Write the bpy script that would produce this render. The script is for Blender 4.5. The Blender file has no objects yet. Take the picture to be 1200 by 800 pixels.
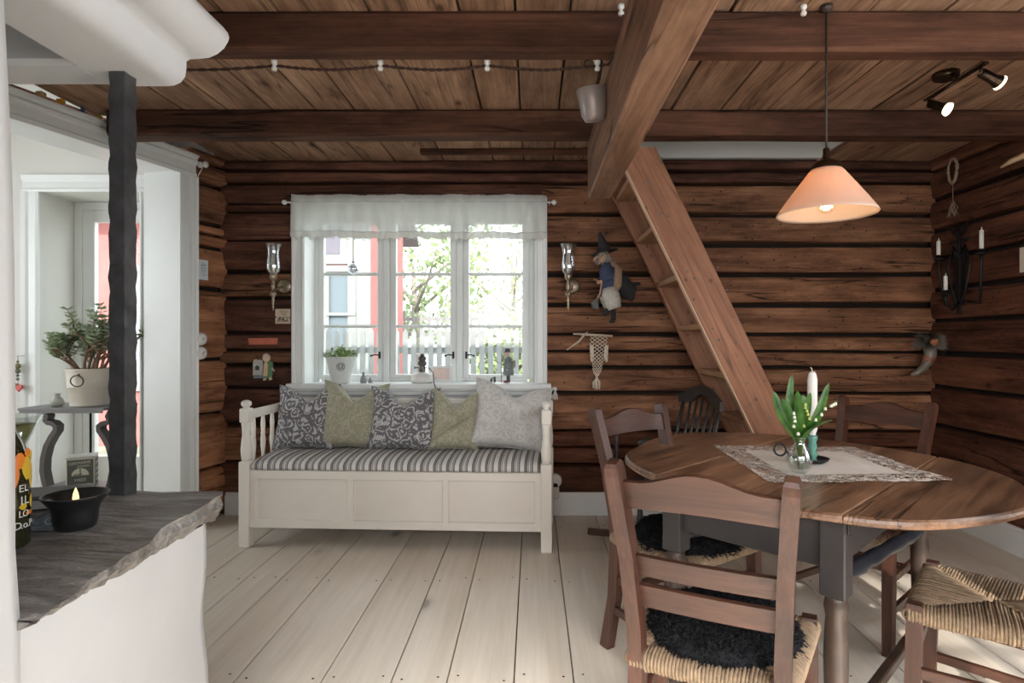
import bpy, bmesh, math, random
from mathutils import Vector, Matrix, Euler, noise as mnoise

SC = bpy.context.scene
COL = SC.collection
PI = math.pi
random.seed(7)

# ------------------------------------------------------------------ camera
cam_d = bpy.data.cameras.new('camera')
cam = bpy.data.objects.new('camera', cam_d)
COL.objects.link(cam)
cam.location = (0, 0, 1.2)
cam.rotation_euler = (PI / 2, 0, 0)
cam_d.sensor_width = 36
cam_d.lens = 21.0
cam_d.shift_x = -25 / 1200
cam_d.shift_y = -5 / 1200
cam_d.clip_start = 0.02
SC.camera = cam

# ------------------------------------------------------------------ world, lights, exposure
W = bpy.data.worlds.new('world')
SC.world = W
W.use_nodes = True
W.node_tree.nodes['Background'].inputs[0].default_value = (0.90, 0.96, 1.0, 1)
W.node_tree.nodes['Background'].inputs[1].default_value = 4.2

def lamp(name, kind, energy, color, loc, rot, **kw):
    d = bpy.data.lights.new(name, kind)
    d.energy = energy
    d.color = color
    for k, v in kw.items():
        setattr(d, k, v)
    o = bpy.data.objects.new(name, d)
    COL.objects.link(o)
    o.location = loc
    o.rotation_euler = rot
    return o

# rear lamps are added fill; daylight_right is sky light at the right wall's window
lamp('rear_fill', 'AREA', 52, (0.98, 0.985, 1.0), (0.45, -.98, 1.35), (math.radians(72), 0, 0), shape='RECTANGLE', size=3.0, size_y=1.1, spread=math.radians(130))  # added broad fill just inside the rear wall
lamp('floor_fill', 'AREA', 28, (1.0, 0.985, 0.96), (0.1, -.97, 1.1), (math.radians(57), 0, math.radians(4)), shape='RECTANGLE', size=1.4, size_y=.35, spread=math.radians(40))  # added lamp aimed down to brighten the floor
lamp('floor_fill', 'AREA', 28, (1.0, 0.985, 0.96), (1.5, -.97, 1.1), (math.radians(57), 0, math.radians(25)), shape='RECTANGLE', size=1.2, size_y=.35, spread=math.radians(36))  # added floor fill, turned left past the fireplace
lamp('floor_fill', 'AREA', 15, (1.0, 0.985, 0.96), (1.75, -.97, 1.1), (math.radians(57), 0, 0), shape='RECTANGLE', size=1.0, size_y=.35, spread=math.radians(40))  # added floor fill for the right side
lamp('daylight_right', 'AREA', 14, (0.82, 0.91, 1.0), (2.84, 0.75, 1.5), (math.radians(68), 0, math.radians(90)), shape='RECTANGLE', size=1.7, size_y=1.3, spread=math.radians(120))
lamp('hall_fill', 'AREA', 11, (0.95, 0.98, 1.0), (-4.42, 2.9, 1.6), (math.radians(90), 0, math.radians(-90)), shape='RECTANGLE', size=1.0, size_y=1.2)  # added to brighten the hall from its unseen side
sun = lamp('sun', 'SUN', 5.0, (1.0, 0.95, 0.86), (1.8, -6, 4), (math.radians(63), 0, 0), angle=math.radians(0.8))

SC.view_settings.view_transform = 'Standard'
SC.view_settings.look = 'None'
SC.view_settings.exposure = 0.0
SC.view_settings.gamma = 1.0
SC.view_settings.use_curve_mapping = False

# ------------------------------------------------------------------ helpers
F = 700.0
def P(x, y, Y):
    """photograph pixel at a depth Y -> point in the room"""
    return Vector(((x - 625) / F * Y, Y, 1.2 - (y - 395) / F * Y))

def lin(c):
    return tuple(((v / 255) / 12.92 if v / 255 <= 0.04045 else ((v / 255 + 0.055) / 1.055) ** 2.4) for v in c)

class MB:
    def __init__(s):
        s.v, s.f, s.sm, s.mi = [], [], [], []
    def add(s, vs, fs, smooth=False, mi=0, M=None):
        b = len(s.v)
        for p in vs:
            p = Vector(p)
            s.v.append(M @ p if M is not None else p)
        for f in fs:
            s.f.append([b + i for i in f])
            s.sm.append(smooth)
            s.mi.append(mi)
        return s
    def box(s, c, size, bev=0.0, rot=None, mi=0):
        c = Vector(c)
        hx, hy, hz = size[0] / 2, size[1] / 2, size[2] / 2
        R = rot if rot is not None else Matrix.Identity(3)
        if bev <= 0:
            vs = [c + R @ Vector((sx * hx, sy * hy, sz * hz)) for sx in (-1, 1) for sy in (-1, 1) for sz in (-1, 1)]
            fs = [(0, 1, 3, 2), (4, 6, 7, 5), (0, 4, 5, 1), (2, 3, 7, 6), (0, 2, 6, 4), (1, 5, 7, 3)]
            return s.add(vs, fs, False, mi)
        b = min(bev, hx * .95, hy * .95, hz * .95)
        H = (hx, hy, hz)
        vs, idx = [], {}
        for sx in (-1, 1):
            for sy in (-1, 1):
                for sz in (-1, 1):
                    for a in range(3):
                        p = [sg * (H[k] if k == a else H[k] - b) for k, sg in enumerate((sx, sy, sz))]
                        idx[(sx, sy, sz, a)] = len(vs)
                        vs.append(c + R @ Vector(p))
        fs = []
        for a in range(3):
            o = [k for k in range(3) if k != a]
            for sg in (-1, 1):
                q = []
                for (u, w) in ((-1, -1), (1, -1), (1, 1), (-1, 1)):
                    k = [0, 0, 0]; k[a] = sg; k[o[0]] = u; k[o[1]] = w
                    q.append(idx[(k[0], k[1], k[2], a)])
                fs.append(q)
        for a in range(3):
            for b2 in range(a + 1, 3):
                cax = 3 - a - b2
                for s1 in (-1, 1):
                    for s2 in (-1, 1):
                        k0 = [0, 0, 0]; k0[a] = s1; k0[b2] = s2
                        k0[cax] = -1; k1 = list(k0); k1[cax] = 1
                        fs.append([idx[(*k0, a)], idx[(*k0, b2)], idx[(*k1, b2)], idx[(*k1, a)]])
        for sx in (-1, 1):
            for sy in (-1, 1):
                for sz in (-1, 1):
                    fs.append([idx[(sx, sy, sz, a)] for a in range(3)])
        return s.add(vs, fs, False, mi)
    def bar(s, p0, p1, w, h, bev=0.0, up=(0, 0, 1), mi=0):
        """a board from p0 to p1, w wide sideways and h along up"""
        p0, p1 = Vector(p0), Vector(p1)
        x = (p1 - p0); L = x.length; x.normalize()
        y = Vector(up).cross(x)
        if y.length < 1e-5:
            y = Vector((0, 1, 0)).cross(x)
        y.normalize()
        z = x.cross(y)
        R = Matrix((x, y, z)).transposed()
        return s.box((p0 + p1) / 2, (L, w, h), bev, R, mi)
    def sweep(s, path, sec, xdir=(1, 0, 0), scales=None, smooth=False, cap=True, mi=0, closed=False):
        path = [Vector(p) for p in path]
        xd = Vector(xdir)
        n = len(sec)
        vs, fs = [], []
        m = len(path)
        for i, p in enumerate(path):
            if closed:
                t = path[(i + 1) % m] - path[i - 1]
            else:
                t = path[min(i + 1, m - 1)] - path[max(i - 1, 0)]
            t.normalize()
            a = xd - t * xd.dot(t)
            if a.length < 1e-4:
                a = t.orthogonal()
            a.normalize()
            b = t.cross(a)
            k = scales[i] if scales else 1
            for (u, w) in sec:
                vs.append(p + a * u * k + b * w * k)
        for i in range(m if closed else m - 1):
            j = (i + 1) % m
            for q in range(n):
                fs.append((i * n + q, i * n + (q + 1) % n, j * n + (q + 1) % n, j * n + q))
        if cap and not closed:
            fs.append(tuple(reversed(range(n))))
            fs.append(tuple((m - 1) * n + q for q in range(n)))
        return s.add(vs, fs, smooth, mi)
    def tube(s, path, r, n=8, cap=True, mi=0, closed=False):
        path = [Vector(p) for p in path]
        m = len(path)
        rr = r if isinstance(r, (list, tuple)) else [r] * m
        vs, fs = [], []
        prev = None
        for i, p in enumerate(path):
            if closed:
                t = path[(i + 1) % m] - path[i - 1]
            else:
                t = path[min(i + 1, m - 1)] - path[max(i - 1, 0)]
            if t.length < 1e-9:
                t = Vector((0, 0, 1))
            t.normalize()
            if prev is None:
                a = t.orthogonal().normalized()
            else:
                a = prev - t * prev.dot(t)
                a = a.normalized() if a.length > 1e-5 else t.orthogonal().normalized()
            prev = a
            b = t.cross(a)
            for q in range(n):
                an = 2 * PI * q / n
                vs.append(p + (a * math.cos(an) + b * math.sin(an)) * rr[i])
        for i in range(m if closed else m - 1):
            j = (i + 1) % m
            for q in range(n):
                fs.append((i * n + q, i * n + (q + 1) % n, j * n + (q + 1) % n, j * n + q))
        if cap and not closed:
            fs.append(tuple(reversed(range(n))))
            fs.append(tuple((m - 1) * n + q for q in range(n)))
        return s.add(vs, fs, True, mi)
    def lathe(s, prof, c=(0, 0, 0), n=20, M=None, mi=0, sx=1.0, sy=1.0, cap=True):
        vs, fs = [], []
        c = Vector(c)
        m = len(prof)
        for (r, z) in prof:
            for q in range(n):
                an = 2 * PI * q / n
                p = Vector((r * math.cos(an) * sx, r * math.sin(an) * sy, z))
                vs.append((M @ p if M is not None else p) + c)
        for i in range(m - 1):
            for q in range(n):
                fs.append((i * n + q, i * n + (q + 1) % n, (i + 1) * n + (q + 1) % n, (i + 1) * n + q))
        if cap:
            if prof[0][0] > 1e-6: fs.append(tuple(reversed(range(n))))
            if prof[-1][0] > 1e-6: fs.append(tuple((m - 1) * n + q for q in range(n)))
        return s.add(vs, fs, True, mi)
    def ball(s, c, r, n=12, m=8, sc=(1, 1, 1), M=None, mi=0):
        pr = [(max(math.sin(PI * i / m), 1e-7) * r, -math.cos(PI * i / m) * r) for i in range(m + 1)]
        S = Matrix.Diagonal(Vector(sc))
        R = (M.to_3x3() @ S) if M is not None else S
        return s.lathe(pr, c, n, R, mi, cap=False)
    def prism(s, poly, lo, hi, plane='XZ', smooth=False, mi=0):
        n = len(poly)
        def at(p, w):
            if plane == 'XZ': return (p[0], w, p[1])
            if plane == 'YZ': return (w, p[0], p[1])
            return (p[0], p[1], w)
        vs = [at(p, lo) for p in poly] + [at(p, hi) for p in poly]
        fs = [tuple(range(n)), tuple(range(2 * n - 1, n - 1, -1))]
        s.add(vs, fs, False, mi)
        b = len(s.v) - 2 * n
        for i in range(n):
            j = (i + 1) % n
            s.f.append([b + i, b + n + i, b + n + j, b + j]); s.sm.append(smooth); s.mi.append(mi)
        return s
    def grid(s, fn, nu, nv, smooth=True, mi=0, closeu=False):
        vs = [fn(i / (nu if closeu else nu), j / nv) for j in range(nv + 1) for i in range(nu + (0 if closeu else 1))]
        w = nu if closeu else nu + 1
        fs = []
        for j in range(nv):
            for i in range(nu):
                i2 = (i + 1) % w
                fs.append((j * w + i, j * w + i2, (j + 1) * w + i2, (j + 1) * w + i))
        return s.add(vs, fs, smooth, mi)
    def build(s, name, mat, parent=None, recalc=True):
        me = bpy.data.meshes.new(name)
        me.from_pydata([tuple(v) for v in s.v], [], s.f)
        for m in (mat if isinstance(mat, (list, tuple)) else [mat]):
            me.materials.append(m)
        me.polygons.foreach_set('use_smooth', s.sm)
        me.polygons.foreach_set('material_index', s.mi)
        if recalc:
            bm = bmesh.new(); bm.from_mesh(me)
            bmesh.ops.remove_doubles(bm, verts=bm.verts, dist=1e-6)
            bmesh.ops.recalc_face_normals(bm, faces=bm.faces)
            bm.to_mesh(me); bm.free()
        me.update()
        o = bpy.data.objects.new(name, me)
        COL.objects.link(o)
        if parent is not None:
            o.parent = parent
        return o

def tag(o, label=None, cat=None, group=None, kind=None):
    if label: o['label'] = label
    if cat: o['category'] = cat
    if group: o['group'] = group
    if kind: o['kind'] = kind
    return o

def thing(name, label, cat, loc=(0, 0, 0), rz=0.0, group=None):
    o = bpy.data.objects.new(name, None)
    COL.objects.link(o)
    o.empty_display_size = 0.05
    o.location = loc
    o.rotation_euler = (0, 0, rz)
    return tag(o, label, cat, group)

def structure(name, label, loc=(0, 0, 0), rz=0.0):
    o = bpy.data.objects.new(name, None)
    COL.objects.link(o)
    o.location = loc
    o.rotation_euler = (0, 0, rz)
    return tag(o, label, kind='structure')

def children(o):
    return [c for c in bpy.data.objects if c.parent == o]

def copy_tree(o, parent=None, depth=0):
    c = o.copy()
    COL.objects.link(c)
    if parent is not None:
        c.parent = parent
    for ch in children(o):
        copy_tree(ch, c)
    return c

def text(body, size, mat, parent, loc, rot, name='lettering', align='CENTER', ext=0.0004):
    cu = bpy.data.curves.new(name, 'FONT')
    cu.body = body; cu.size = size; cu.align_x = align; cu.align_y = 'CENTER'; cu.extrude = ext
    cu.resolution_u = 3
    o = bpy.data.objects.new(name, cu)
    COL.objects.link(o)
    cu.materials.append(mat)
    bpy.context.view_layer.update()
    me = bpy.data.meshes.new_from_object(o.evaluated_get(bpy.context.evaluated_depsgraph_get()))
    bpy.data.objects.remove(o)
    me.name = name
    o = bpy.data.objects.new(name, me)
    COL.objects.link(o)
    o.parent = parent; o.location = loc; o.rotation_euler = rot
    return o

def wob(seed):
    r = random.Random(seed)
    k = [(r.uniform(.8, 2.0), r.uniform(0, 6.3), 1.0), (r.uniform(2.5, 5), r.uniform(0, 6.3), .5), (r.uniform(6, 13), r.uniform(0, 6.3), .28)]
    return lambda x: sum(a * math.sin(f * x + p) for f, p, a in k) / 1.78

# ------------------------------------------------------------------ materials
def newmat(name):
    m = bpy.data.materials.new(name)
    m.use_nodes = True
    nt = m.node_tree
    nt.nodes.clear()
    out = nt.nodes.new('ShaderNodeOutputMaterial')
    return m, nt, out

def nd(nt, typ, ins=None, **props):
    n = nt.nodes.new(typ)
    for k, v in props.items():
        setattr(n, k, v)
    for k, v in (ins or {}).items():
        if isinstance(v, bpy.types.NodeSocket):
            nt.links.new(v, n.inputs[k])
        else:
            n.inputs[k].default_value = v
    return n

def ramp(nt, fac, stops, interp='LINEAR'):
    n = nt.nodes.new('ShaderNodeValToRGB')
    cr = n.color_ramp
    cr.interpolation = interp
    while len(cr.elements) < len(stops):
        cr.elements.new(0.5)
    for e, (p, c) in zip(cr.elements, stops):
        e.position = p
        e.color = (*c, 1) if len(c) == 3 else c
    nt.links.new(fac, n.inputs[0])
    return n.outputs[0]

def mixc(nt, fac, a, b, blend='MIX'):
    n = nt.nodes.new('ShaderNodeMix')
    n.data_type = 'RGBA'; n.blend_type = blend
    for idx, v in ((0, fac), (6, a), (7, b)):
        if isinstance(v, bpy.types.NodeSocket):
            nt.links.new(v, n.inputs[idx])
        else:
            n.inputs[idx].default_value = v if idx == 0 else (*v[:3], 1)
    return n.outputs[2]

def bsdf(nt, out, color, rough=.5, metal=0.0, bump=None, bstr=.2, bdist=.01, spec=.5, **ex):
    b = nt.nodes.new('ShaderNodeBsdfPrincipled')
    if isinstance(color, bpy.types.NodeSocket):
        nt.links.new(color, b.inputs['Base Color'])
    else:
        b.inputs['Base Color'].default_value = (*color[:3], 1)
    if isinstance(rough, bpy.types.NodeSocket):
        nt.links.new(rough, b.inputs['Roughness'])
    else:
        b.inputs['Roughness'].default_value = rough
    b.inputs['Metallic'].default_value = metal
    b.inputs['Specular IOR Level'].default_value = spec
    for k, v in ex.items():
        b.inputs[k].default_value = v
    if bump is not None:
        bn = nd(nt, 'ShaderNodeBump', {'Height': bump, 'Strength': bstr, 'Distance': bdist})
        nt.links.new(bn.outputs[0], b.inputs['Normal'])
    nt.links.new(b.outputs[0], out.inputs[0])
    return b

def objco(nt, shift=True):
    tc = nt.nodes.new('ShaderNodeTexCoord')
    if not shift:
        return tc.outputs['Object'], None
    oi = nt.nodes.new('ShaderNodeObjectInfo')
    mul = nd(nt, 'ShaderNodeVectorMath', {0: (37.3, 21.7, 53.1)}, operation='SCALE')
    nt.links.new(oi.outputs['Random'], mul.inputs['Scale'])
    ad = nd(nt, 'ShaderNodeVectorMath', {0: tc.outputs['Object'], 1: mul.outputs[0]}, operation='ADD')
    return ad.outputs[0], oi.outputs['Random']

def wood(name, dark, mid, light, axis='X', rot=None, scale=1.0, knots=.5, crack=.5, rough=.6, bump=.35, vary=.25, spec=.35, knotcol=None, worm=0.0, coat=0.0, fibre=1.0, patch=0.0):
    m, nt, out = newmat(name)
    co, rnd = objco(nt)
    if rot:
        co = nd(nt, 'ShaderNodeMapping', {'Vector': co, 'Rotation': rot}).outputs[0]
    def st(along, across):
        s = [across * scale] * 3
        s['XYZ'.index(axis)] = along * scale
        return nd(nt, 'ShaderNodeMapping', {'Vector': co, 'Scale': s}).outputs[0]
    n1 = nd(nt, 'ShaderNodeTexNoise', {'Vector': st(1.1, 9), 'Scale': 1.0, 'Detail': 5.0, 'Roughness': .6, 'Distortion': .6}).outputs[0]
    n2 = nd(nt, 'ShaderNodeTexNoise', {'Vector': st(3.0, 90), 'Scale': 1.0, 'Detail': 3.0, 'Roughness': .6}).outputs[0]
    c1 = ramp(nt, n1, [(.25, dark), (.5, mid), (.75, light)])
    f2 = ramp(nt, n2, [(.3, (1 - .28 * fibre, 1 - .30 * fibre, 1 - .32 * fibre)), (.7, (1 + .12 * fibre,) * 3)])
    c = mixc(nt, 1.0, c1, f2, 'MULTIPLY')
    if patch > 0:
        n5 = nd(nt, 'ShaderNodeTexNoise', {'Vector': st(2.6, 8), 'Scale': 1.0, 'Detail': 6.0, 'Roughness': .72}).outputs[0]
        c = mixc(nt, 1.0, c, ramp(nt, n5, [(.36, (1 - .6 * patch, 1 - .64 * patch, 1 - .66 * patch)), (.5, (1, 1, 1)), (.64, (1 + .35 * patch,) * 3)]), 'MULTIPLY')
    kd = knotcol or tuple(v * .28 for v in dark)
    if knots > 0:
        vo = nd(nt, 'ShaderNodeTexVoronoi', {'Vector': st(3.2, 6.5), 'Scale': 1.0, 'Randomness': 1.0})
        kn = ramp(nt, vo.outputs['Distance'], [(0.0, (1, 1, 1)), (.06, (.9, .9, .9)), (.11, (.25, .25, .25)), (.2, (0, 0, 0))])
        sel = ramp(nt, nd(nt, 'ShaderNodeSeparateColor', {0: vo.outputs['Color']}).outputs[0], [(.55, (0, 0, 0)), (.6, (1, 1, 1))])
        kk = nd(nt, 'ShaderNodeMath', {0: kn, 1: sel}, operation='MULTIPLY').outputs[0]
        kk = nd(nt, 'ShaderNodeMath', {0: kk, 1: knots}, operation='MULTIPLY').outputs[0]
        c = mixc(nt, kk, c, kd)
    if worm > 0:
        vo2 = nd(nt, 'ShaderNodeTexVoronoi', {'Vector': st(22, 30), 'Scale': 1.0, 'Randomness': 1.0})
        wn = ramp(nt, vo2.outputs['Distance'], [(0.0, (1, 1, 1)), (.14, (.8, .8, .8)), (.22, (0, 0, 0))])
        s2 = ramp(nt, nd(nt, 'ShaderNodeSeparateColor', {0: vo2.outputs['Color']}).outputs[0], [(.72, (0, 0, 0)), (.78, (1, 1, 1))])
        w2 = nd(nt, 'ShaderNodeMath', {0: wn, 1: s2}, operation='MULTIPLY').outputs[0]
        w2 = nd(nt, 'ShaderNodeMath', {0: w2, 1: worm}, operation='MULTIPLY').outputs[0]
        c = mixc(nt, w2, c, tuple(v * .2 for v in dark))
    hgt = n2
    if crack > 0:
        n3 = nd(nt, 'ShaderNodeTexNoise', {'Vector': st(.7, 14), 'Scale': 1.0, 'Detail': 2.0, 'Roughness': .5, 'Distortion': .3}).outputs[0]
        ck = ramp(nt, n3, [(.0, (0, 0, 0)), (.482, (0, 0, 0)), (.5, (1, 1, 1)), (.518, (0, 0, 0))])
        n4 = nd(nt, 'ShaderNodeTexNoise', {'Vector': st(1.0, 3), 'Scale': 1.0, 'Detail': 1.0}).outputs[0]
        ms = ramp(nt, n4, [(.42, (0, 0, 0)), (.54, (1, 1, 1))])
        kk = nd(nt, 'ShaderNodeMath', {0: ck, 1: ms}, operation='MULTIPLY').outputs[0]
        kk = nd(nt, 'ShaderNodeMath', {0: kk, 1: crack}, operation='MULTIPLY').outputs[0]
        c = mixc(nt, kk, c, tuple(v * .16 for v in dark))
        hgt = nd(nt, 'ShaderNodeMath', {0: n2, 1: kk}, operation='SUBTRACT').outputs[0]
        if patch > .6: hgt = nd(nt, 'ShaderNodeMath', {0: hgt, 1: n1}, operation='ADD').outputs[0]
    hv = nd(nt, 'ShaderNodeMapRange', {'Value': rnd, 'To Min': 1 - vary, 'To Max': 1 + vary}).outputs[0]
    hsv = nd(nt, 'ShaderNodeHueSaturation', {'Color': c, 'Value': hv})
    bsdf(nt, out, hsv.outputs[0], rough, 0, hgt, bump, .004, spec, **({'Coat Weight': coat, 'Coat Roughness': .25} if coat else {}))
    return m

def plain(name, col, rough=.5, metal=0.0, nscale=0, namp=.1, bump=0.0, bdist=.003, spec=.5, **ex):
    m, nt, out = newmat(name)
    if nscale:
        co, _ = objco(nt)
        n = nd(nt, 'ShaderNodeTexNoise', {'Vector': co, 'Scale': nscale, 'Detail': 4.0, 'Roughness': .6}).outputs[0]
        c = ramp(nt, n, [(.3, tuple(v * (1 - namp) for v in col)), (.7, tuple(min(1, v * (1 + namp)) for v in col))])
        bsdf(nt, out, c, rough, metal, n if bump else None, bump, bdist, spec, **ex)
    else:
        bsdf(nt, out, col, rough, metal, spec=spec, **ex)
    return m

def clear_glass(name, tint=(1, 1, 1), refl=.12, rough=.02, power=3.0):
    m, nt, out = newmat(name)
    t = nd(nt, 'ShaderNodeBsdfTransparent', {0: (*tint, 1)})
    g = nd(nt, 'ShaderNodeBsdfGlossy', {'Color': (1, 1, 1, 1), 'Roughness': rough})
    lw = nd(nt, 'ShaderNodeLayerWeight', {'Blend': .25})
    f = nd(nt, 'ShaderNodeMath', {0: lw.outputs['Facing'], 1: power}, operation='POWER').outputs[0]
    f2 = nd(nt, 'ShaderNodeMapRange', {'Value': f, 'To Min': refl * .3, 'To Max': .6}).outputs[0]
    mx = nd(nt, 'ShaderNodeMixShader', {0: f2, 1: t.outputs[0], 2: g.outputs[0]})
    nt.links.new(mx.outputs[0], out.inputs[0])
    return m

def emit(name, col, st):
    m, nt, out = newmat(name)
    e = nd(nt, 'ShaderNodeEmission', {0: (*col, 1), 1: st})
    nt.links.new(e.outputs[0], out.inputs[0])
    return m

def cloth_print(name, bg, fg, scale=14.0, thr=.5, rough=.9):
    """floral print: curling light leaves and flower heads on a plain ground"""
    m, nt, out = newmat(name)
    co, _ = objco(nt)
    n0 = nd(nt, 'ShaderNodeTexNoise', {'Vector': co, 'Scale': scale * .7, 'Detail': 2.0})
    ds = nd(nt, 'ShaderNodeVectorMath', {0: n0.outputs['Color'], 1: (.10, .10, .10)}, operation='MULTIPLY').outputs[0]
    cw = nd(nt, 'ShaderNodeVectorMath', {0: co, 1: ds}, operation='ADD').outputs[0]
    v = nd(nt, 'ShaderNodeTexVoronoi', {'Vector': cw, 'Scale': scale, 'Randomness': .9}).outputs['Distance']
    wv = nd(nt, 'ShaderNodeMath', {0: v, 1: 17.0}, operation='MULTIPLY').outputs[0]
    wv = nd(nt, 'ShaderNodeMath', {0: wv}, operation='SINE').outputs[0]
    n1 = nd(nt, 'ShaderNodeTexNoise', {'Vector': cw, 'Scale': scale * 1.6, 'Detail': 3.0, 'Distortion': 2.5}).outputs[0]
    sm = nd(nt, 'ShaderNodeMath', {0: wv, 1: .16}, operation='MULTIPLY').outputs[0]
    sm = nd(nt, 'ShaderNodeMath', {0: sm, 1: n1}, operation='ADD').outputs[0]
    fc = ramp(nt, sm, [(thr - .015, (0, 0, 0)), (thr + .015, (1, 1, 1))])
    c = mixc(nt, fc, bg, fg)
    fib = nd(nt, 'ShaderNodeTexNoise', {'Vector': co, 'Scale': 260.0, 'Detail': 1.0}).outputs[0]
    bsdf(nt, out, c, rough, 0, fib, .25, .002, .2, **{'Sheen Weight': .15})
    return m

logm = wood('weathered_log', lin((86, 58, 43)), lin((130, 91, 67)), lin((160, 118, 90)), 'X', scale=1.0, knots=.95, crack=1.0, rough=.78, bump=.7, vary=.16, worm=.9, patch=.75, spec=.2)
logm_pale = wood('pale_stub_log', lin((112, 74, 52)), lin((162, 112, 80)), lin((190, 140, 106)), 'X', scale=1.0, knots=.95, crack=1.0, rough=.78, bump=.7, vary=.1, worm=.9, patch=.7, spec=.2)  # paler version of the log wood for the corner stub
logm_dark = wood('dark_brown_log', lin((58, 37, 29)), lin((90, 58, 46)), lin((120, 82, 65)), 'X', scale=1.0, knots=.9, crack=1.0, rough=.78, bump=.7, vary=.16, worm=.7, patch=.75, spec=.2)  # darker brown version of the log wood
logm_red = wood('red_brown_dim_log', lin((62, 37, 27)), lin((94, 58, 42)), lin((120, 79, 59)), 'X', scale=1.0, knots=.9, crack=1.0, rough=.78, bump=.7, vary=.16, worm=.7, patch=.75, spec=.2)  # colour darkened to stand in for the dim light on the right wall
ceilm = wood('ceiling_board_wood', lin((112, 84, 66)), lin((150, 118, 95)), lin((178, 146, 122)), 'Y', scale=.9, knots=.9, crack=.6, rough=.75, bump=.3, vary=.14, patch=.5, spec=.2)
beamm = wood('dark_beam_wood', lin((56, 36, 27)), lin((84, 55, 41)), lin((112, 78, 60)), 'X', scale=.8, knots=.9, crack=1.0, rough=.72, bump=.5, vary=.06, patch=.7, spec=.2)
summer = wood('grey_brown_beam_wood', lin((84, 58, 44)), lin((122, 90, 70)), lin((150, 118, 96)), 'Y', scale=.8, knots=.9, crack=1.0, rough=.6, bump=.4, vary=.05, patch=.5, spec=.3)
stairm = wood('pale_stair_wood', lin((128, 86, 64)), lin((160, 112, 85)), lin((180, 132, 104)), 'X', rot=(0, math.radians(-64.1), 0), scale=.7, knots=.9, crack=.4, rough=.55, bump=.2, vary=.08, worm=.6, patch=.35, spec=.3)
treadm = wood('tread_wood', lin((140, 100, 72)), lin((172, 130, 98)), lin((192, 154, 122)), 'Y', scale=.8, knots=.5, crack=.2, rough=.6, bump=.2, vary=.08)
floorm = wood('pale_floor_board', lin((206, 192, 174)), lin((218, 207, 192)), lin((226, 217, 204)), 'Y', scale=.55, knots=.75, crack=.0, rough=.42, bump=.06, vary=.03, spec=.35, knotcol=lin((112, 98, 86)), fibre=.3)
chairm = {ax: wood('red_brown_chair_wood_' + ax.lower(), lin((50, 31, 23)), lin((74, 46, 35)), lin((96, 63, 49)), ax, scale=2.0, knots=.0, crack=.12, rough=.38, bump=.12, vary=.06, spec=.5) for ax in 'XYZ'}
tablem = wood('worn_table_top_wood', lin((74, 55, 44)), lin((126, 95, 73)), lin((158, 124, 98)), 'X', rot=(0, 0, math.radians(-45)), scale=1.1, knots=.6, crack=.9, rough=.33, bump=.12, vary=.1, spec=.5, patch=.8)
tablegrey = plain('dark_grey_painted_wood', lin((54, 50, 50)), .45, nscale=9, namp=.14, bump=.1)
tableturn = plain('worn_dark_turned_wood', lin((66, 52, 44)), .35, nscale=12, namp=.3)
railblue = plain('blue_black_turned_wood', lin((44, 48, 56)), .3, nscale=14, namp=.2)
white = plain('white_paint', lin((226, 228, 226)), .38, nscale=5, namp=.02)
cream = plain('cream_painted_wood', lin((228, 222, 212)), .42, nscale=4, namp=.03)
plaster = plain('white_lime_plaster', lin((208, 209, 210)), .85, nscale=3.5, namp=.03, bump=.25, bdist=.02)
hallwall = plain('hall_wall_paint', lin((214, 212, 206)), .8, nscale=3, namp=.015)
darkgap = plain('dark_wall_filling', lin((26, 17, 12)), .95)
moss = plain('dark_caulking', lin((34, 24, 17)), 1.0, nscale=30, namp=.4)
iron = plain('black_iron', lin((30, 29, 30)), .5, .3, nscale=20, namp=.25, bump=.2)
ironpost = plain('hammered_iron', lin((72, 72, 74)), .42, .4, nscale=22, namp=.35, bump=.5, bdist=.006)
steel = plain('worn_steel', lin((150, 146, 142)), .3, 1.0)
bronze = plain('dark_bronze', lin((70, 56, 44)), .35, .9)
brass = plain('aged_brass', lin((150, 136, 116)), .35, .8)
pewter = plain('pewter', lin((150, 150, 148)), .35, .8)
wax = plain('white_wax', lin((232, 228, 220)), .45, **{'Subsurface Weight': .15})
wick = plain('wick', lin((70, 62, 54)), .9)
pane_glass = clear_glass('window_glass', (.97, .99, .985), .06)
chimney_glass = clear_glass('sconce_glass', (.93, .94, .95), .7, .03, 1.3)
vase_glass = clear_glass('clear_glass', (.95, .97, .96), .35, .02, 2.0)
black_ceramic = plain('black_ceramic', lin((28, 28, 29)), .35)
rushm = plain('rush_cord', lin((134, 113, 90)), .75, nscale=60, namp=.3, bump=.3)
furm = plain('black_sheep_wool', lin((34, 34, 36)), .95, nscale=40, namp=.4, spec=.1)
sockw = plain('white_porcelain', lin((222, 220, 214)), .25)
print('materials', len(bpy.data.materials))
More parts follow.
